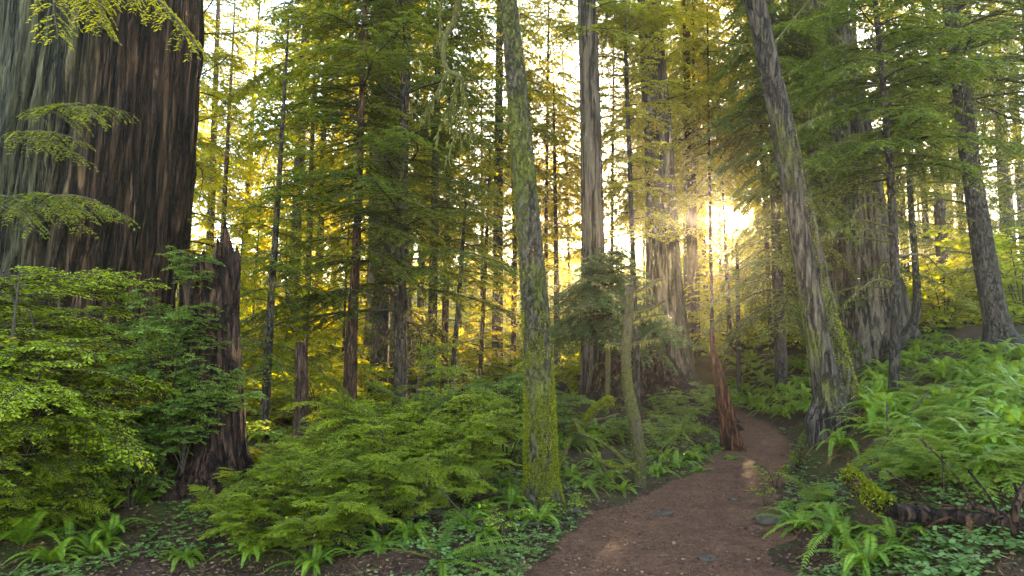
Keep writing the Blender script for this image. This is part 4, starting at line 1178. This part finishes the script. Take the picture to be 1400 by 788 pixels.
for px, py, s, lab in ((1330, 705, .8, 'rusty dead fern drooping at the bottom right, over the reddish branch'), (1275, 690, .6, 'rusty dead fern beside the mossy log end'), (1160, 625, .7, 'brown dead fronds hanging below the leaning tree')):
    putp(DRYF, px, py, s, '', 'dead brown ferns', lab)
rngf = np.random.default_rng(12)
n = 0
while n < 268:
    z = rngf.random()
    if n >= 250: px, py = 1420 + 300 * rngf.random(), 480 + 180 * rngf.random()
    elif z < .28: px, py = 1000 + 115 * rngf.random(), 482 + 90 * rngf.random()
    elif z < .40: px, py = 1180 + 240 * rngf.random(), 462 + 40 * rngf.random()
    elif z < .86: px, py = 1190 + 225 * rngf.random(), 468 + 130 * rngf.random()
    elif z < .93: px, py = 760 + 230 * rngf.random(), 560 + 55 * rngf.random()
    else: px, py = 350 + 350 * rngf.random(), 600 + 60 * rngf.random()
    p = ground_at(px, py)
    if p[1] > 44 or abs(p[0] - path_c(p[1])) < path_w(p[1]) + .15: continue
    put(SWC, p[0], p[1], .55 + .5 * rngf.random(), 'sword fern', G1, rng=rngf)
    n += 1

# ------------------------------------------------------------------ huckleberry bushes and leafy saplings
def make_bush(seed, Hh, R, ns, per, leafm, ll=.033, lw=.0105, ds=.021, sp=.05, L=(.22, .5), name='huckleberry_bush', cat='bush', lo=.42, lift=(.15, .5)):
    rng = np.random.default_rng(seed)
    root = empty(name, (0, 0, -70), 'bush', cat)
    st, fo = Acc(), Acc()
    for k in range(ns):
        az = 6.28 * k / ns + rng.normal(0, .5); r = R * (.2 + 1.0 * rng.random()); h = Hh * (.4 + .75 * rng.random())
        P = spline(np.array([[0, 0, -.05], [r * .25 * math.cos(az), r * .25 * math.sin(az), h * .4], [r * .62 * math.cos(az + .1), r * .62 * math.sin(az + .1), h * .8], [r * math.cos(az + .15), r * math.sin(az + .15), h]]), 16)
        tube(st, P, np.linspace(.011, .003, 16) * min(1, .35 + .65 * Hh), 5, 0)
        for q in range(per):
            t = lo + (1 - lo) * (q + rng.random()) / per
            i = min(15, int(t * 15.9))
            b = az + rng.normal(0, 1.1)
            spray(fo, P[i], (math.cos(b), math.sin(b), lift[0] + (lift[1] - lift[0]) * rng.random()), L[0] + (L[1] - L[0]) * rng.random(), .25 + .2 * rng.random(), rng,
                  ll=ll, lw=lw, ds=ds, sp=sp, tw=.42, r0=.003, ang=50, tdroop=.15, lang=58, flat=.3, tint0=.5 + rng.normal(0, .22), tintv=.3)
    st.build('stem', [B_TWIG], root); fo.build('foliage', [B_TWIG, leafm], root)
    return root

BU = [make_bush(100 + k, .95, .62, 8, 9, M_HUCK, ll=.021, lw=.0068, ds=.0135, sp=.040, L=(.25, .7), lift=(.1, 1.1)) for k in range(3)]
BUD = [make_bush(110 + k, .95, .5, 8, 9, M_HUCKD, ll=.034, lw=.0115, ds=.023, sp=.055, lift=(.1, .7)) for k in range(2)]
SAP = [make_bush(120 + k, 1.0, .44, 7, 9, M_HUCK, ll=.019, lw=.0042, ds=.0095, sp=.03, L=(.25, .62), lift=(0, .6), name='leafy_sapling', cat='sapling', lo=.12) for k in range(2)]
BUF = [make_bush(130 + k, 1.0, .75, 9, 9, M_GLADE, ll=.08, lw=.026, ds=.052, sp=.10, L=(.3, .6), lo=.1) for k in range(2)]
SEED = [make_bush(140, .30, .16, 4, 4, M_HUCK, ll=.022, lw=.008, ds=.018, sp=.04, L=(.08, .18), name='seedling', cat='seedling')]
GB = 'huckleberry bushes in the undergrowth'; GS = 'leafy saplings at the left edge'; GF = 'bright bushes in the background'
def bx(protos, px, Y, s, phrase, group, label=None, **k):
    x = (px - 700) / F * Y
    return put(protos, x, Y, s, phrase, group, label, **k)
for px, Y, s in ((5, 5.6, 2.0), (62, 6.0, 1.75), (-50, 5.8, 2.2), (40, 6.8, 2.0), (108, 6.6, 1.15), (-10, 6.9, 2.3), (100, 5.9, .8), (25, 5.5, 1.0), (55, 7.6, 2.1)):
    bx(SAP, px, Y, s, 'bright green leafy sapling', GS)
for px, Y, s in ((205, 6.9, 1.4), (172, 6.7, 1.2), (226, 6.6, .95), (165, 7.3, 1.15), (190, 6.2, .7)):
    bx(BUD, px, Y, s, 'blue green huckleberry bush', GB)
for px, Y, s in ((415, 6.5, .52), (455, 6.1, .62), (505, 6.7, .8), (580, 7.1, .85), (560, 7.9, 1.22), (622, 7.2, .8), (655, 7.8, .75), (445, 5.5, .6), (500, 5.7, .65), (385, 7.2, .42), (350, 6.2, .38), (535, 6.2, .7), (535, 7.4, .95), (480, 7.2, .58),
                 (610, 6.4, .5), (405, 5.5, .5), (470, 5.2, .45), (380, 5.4, .42), (430, 5.0, .4), (530, 5.5, .42), (350, 5.1, .38), (575, 5.9, .42), (650, 6.8, .5), (320, 5.5, .4), (595, 7.8, .9)):
    bx(BU, px, Y, s, 'fresh green huckleberry bush', GB)
for px, Y, s in ((640, 9.0, 1.1), (692, 9.5, 1.0), (605, 9.4, 1.0), (450, 8.8, .55), (680, 11.5, 1.2), (720, 12, 1.1), (765, 11.0, 1.0), (905, 12, .62), (948, 13, .8), (925, 11, .55), (975, 15, .9), (790, 10.4, .35), (850, 11, .5), (752, 9, .35), (900, 10.2, .55)):
    bx(BUD, px, Y, s, 'cool green huckleberry bush', GB)
for px, Y, s in ((340, 12.5, .9), (392, 13.5, 1.0), (440, 13, 1.0), (500, 15, 1.1), (318, 13, .9), (420, 17, 1.6), (370, 19, 1.8), (600, 19, 1.2), (640, 22, 1.4), (690, 20, 1.4), (760, 19, 1.5), (1290, 20, 2.1), (1325, 22, 1.9), (1400, 19, 2.4), (1262, 25, 2.0), (1430, 23, 2.6),
                 (1345, 27, 2.2), (1230, 24, 1.6), (450, 24, 2.3), (500, 28, 2.4), (580, 27, 2.2), (720, 27, 2.0), (790, 25, 1.8), (960, 26, 1.6), (1010, 27, 1.4), (1040, 24, 1.4), (1085, 22, 1.6), (330, 24, 2.4), (400, 30, 2.8), (660, 33, 2.4), (850, 30, 2.0), (900, 27, 1.6), (280, 18, 2.0), (240, 28, 2.6), (545, 33, 2.6), (1300, 33, 2.4), (1380, 30, 2.8)):
    bx(BUF, px, Y, s, 'bright leafy bush', GF)
for px, py, s in ((1150, 492, .8), (1180, 490, .9), (1208, 486, .8), (1165, 498, .7)): putp(SWC, px, py, s, 'sword fern', G1)
putp(SEED, 1046, 692, .75, '', None, 'small green seedling at the right edge of the path', dz=.02)
putp(SEED, 690, 745, 1.0, 'tiny green seedling', 'seedlings'); putp(SEED, 775, 712, .9, 'tiny green seedling', 'seedlings'); putp(SEED, 1060, 668, .9, 'tiny green seedling', 'seedlings'); putp(SEED, 430, 760, 1.2, 'tiny green seedling', 'seedlings')
# shoots growing out of the stump
for px, py, Y, s, lab in ((258, 412, 6.45, .5, 'huckleberry shoot rooted highest on the left face of the jagged stump'), (282, 585, 6.35, .60, 'huckleberry shoot hanging over the middle of the jagged stump'),
                          (232, 500, 6.5, .7, 'huckleberry shoot at half height left of the jagged stump'), (222, 590, 6.4, .75, 'huckleberry shoot low on the left side of the jagged stump'), (250, 640, 6.25, .7, 'lowest huckleberry shoot on the jagged stump'), (262, 505, 6.4, .5, 'small huckleberry shoot at the centre of the jagged stump')):
    o = bx(BUD, px, Y, s, '', GB, lab); o.location = tuple(at(px, py, Y))

# ------------------------------------------------------------------ labels: each repeat told by its nearest landmark
LAND += [('the fallen dark log', *at(660, 575, 15.6)[:2]), ('the mossy log end', *at(1180, 670, 5.0)[:2]), ('the forked mossy branch', *at(805, 570, 8.2)[:2]), ('the largest path stone', *gpt(1042, 712)[:2]), ('the bottom dark fern', *gpt(598, 764)[:2])]
def auto_labels():
    groups = {}
    for o, ph, x, y in PLACED:
        best = min(LAND, key=lambda l: math.hypot(l[1] - x, (l[2] - y) * .8))
        dx = x / max(y, .1) * best[2] - best[1]; dy = y - best[2]
        if abs(dx) > abs(dy) * .6: d = 'right of' if dx > 0 else 'left of'
        else: d = 'behind' if dy > 0 else 'in front of'
        groups.setdefault((ph, d, best[0]), []).append((math.hypot(best[1] - x, best[2] - y), o))
    words = ['', 'second', 'third', 'fourth', 'fifth', 'sixth', 'seventh', 'eighth', 'ninth', 'tenth', 'eleventh', 'twelfth', 'thirteenth', 'fourteenth', 'fifteenth', 'sixteenth', 'seventeenth', 'eighteenth', 'nineteenth', 'twentieth']
    for (ph, d, l), L in groups.items():
        L.sort(key=lambda q: q[0])
        for k, (_, o) in enumerate(L):
            if len(L) == 1: o['label'] = f'{ph} {d} {l}'
            else: o['label'] = f'{ph} {d} {l}, ' + ('closest to it' if k == 0 else f'{words[min(k, 19)]} closest to it')
auto_labels()

# ------------------------------------------------------------------ clover, small ground cover and litter (uncountable)
def ground_cover():
    rng = np.random.default_rng(200)
    a = Acc()
    N0 = 42000
    px = -60 + 1520 * rng.random(N0); py = 520 + 300 * rng.random(N0) ** 1.1
    # sample on the ground plane: positions by area, thinner far away
    y = 2.6 + 12 * rng.random(N0) ** 1.6
    x = (px - 700) / F * y
    off = np.abs(x - path_c(y)) - path_w(y)
    patch = fbm(P3(x * .9, y * .9, 6), 3)
    keep = (off > -.05) & (patch + .55 * np.exp(-np.clip(off, 0, 9) / .5) > np.where(x > path_c(y), .22, np.where(y < 6.2, .16, .0)))
    x, y = x[keep], y[keep]
    z = height(x, y)
    n = len(x)
    sz = (.012 + .014 * rng.random(n)) * np.where((x > path_c(y)) & (y < 6), 1.35, 1)
    hh = .015 + .05 * rng.random(n)
    tint = rng.random(n)
    a0 = rng.random(n) * 6.28
    for k in range(3):
        th = a0 + k * 2.094
        d = unit(np.stack([np.cos(th), np.sin(th), -.1 + .2 * rng.normal(size=n)], -1))
        kites(a, np.stack([x, y, z + hh], -1), d, sz * 1.5, sz * .75, unit(np.array([0, 0, 1.0]) + rng.normal(0, .25, (n, 3))), 0, tint, .62)
    tag(a.build('ground_cover', [M_CLOV]), 'clover and tiny leaves covering the floor beside the path', 'ground cover', kind='stuff')
ground_cover()

def litter():
    rng = np.random.default_rng(300)
    a = Acc()
    n = 110000
    y = 2.4 + 13 * rng.random(n) ** 1.7
    x = (rng.random(n) * 1520 - 60 - 700) / F * y
    off = np.abs(x - path_c(y)) - path_w(y)
    keep = (off > 0) | ((rng.random(n) < .8) & (vnoise(P3(x * 2.2, y * 2.2, 3)) + .6 * vnoise(P3(x * 7, y * 7, 8)) > .05 + .3 * rng.random(n)))
    x, y, off = x[keep], y[keep], off[keep]; n = len(x)
    z = height(x, y) + .006 + .012 * rng.random(n)
    th = rng.random(n) * 6.28
    d = unit(np.stack([np.cos(th), np.sin(th), rng.normal(0, .22, n)], -1))
    long = rng.random(n) < .45
    l = np.where(long, .03 + .07 * rng.random(n), .010 + .028 * rng.random(n) ** 2 + .008) * np.where(off > 0, 1, .9)
    w = np.where(long, .0022, l * .28)
    kites(a, np.stack([x, y, z], -1), d, l, w, unit(np.array([0, 0, 1.0]) + rng.normal(0, .35, (n, 3))), 0, rng.random(n), .5)
    tag(a.build('leaf_litter', [M_LITTER]), 'brown needles, flakes and twigs littering the forest floor', 'litter', kind='stuff')
litter()
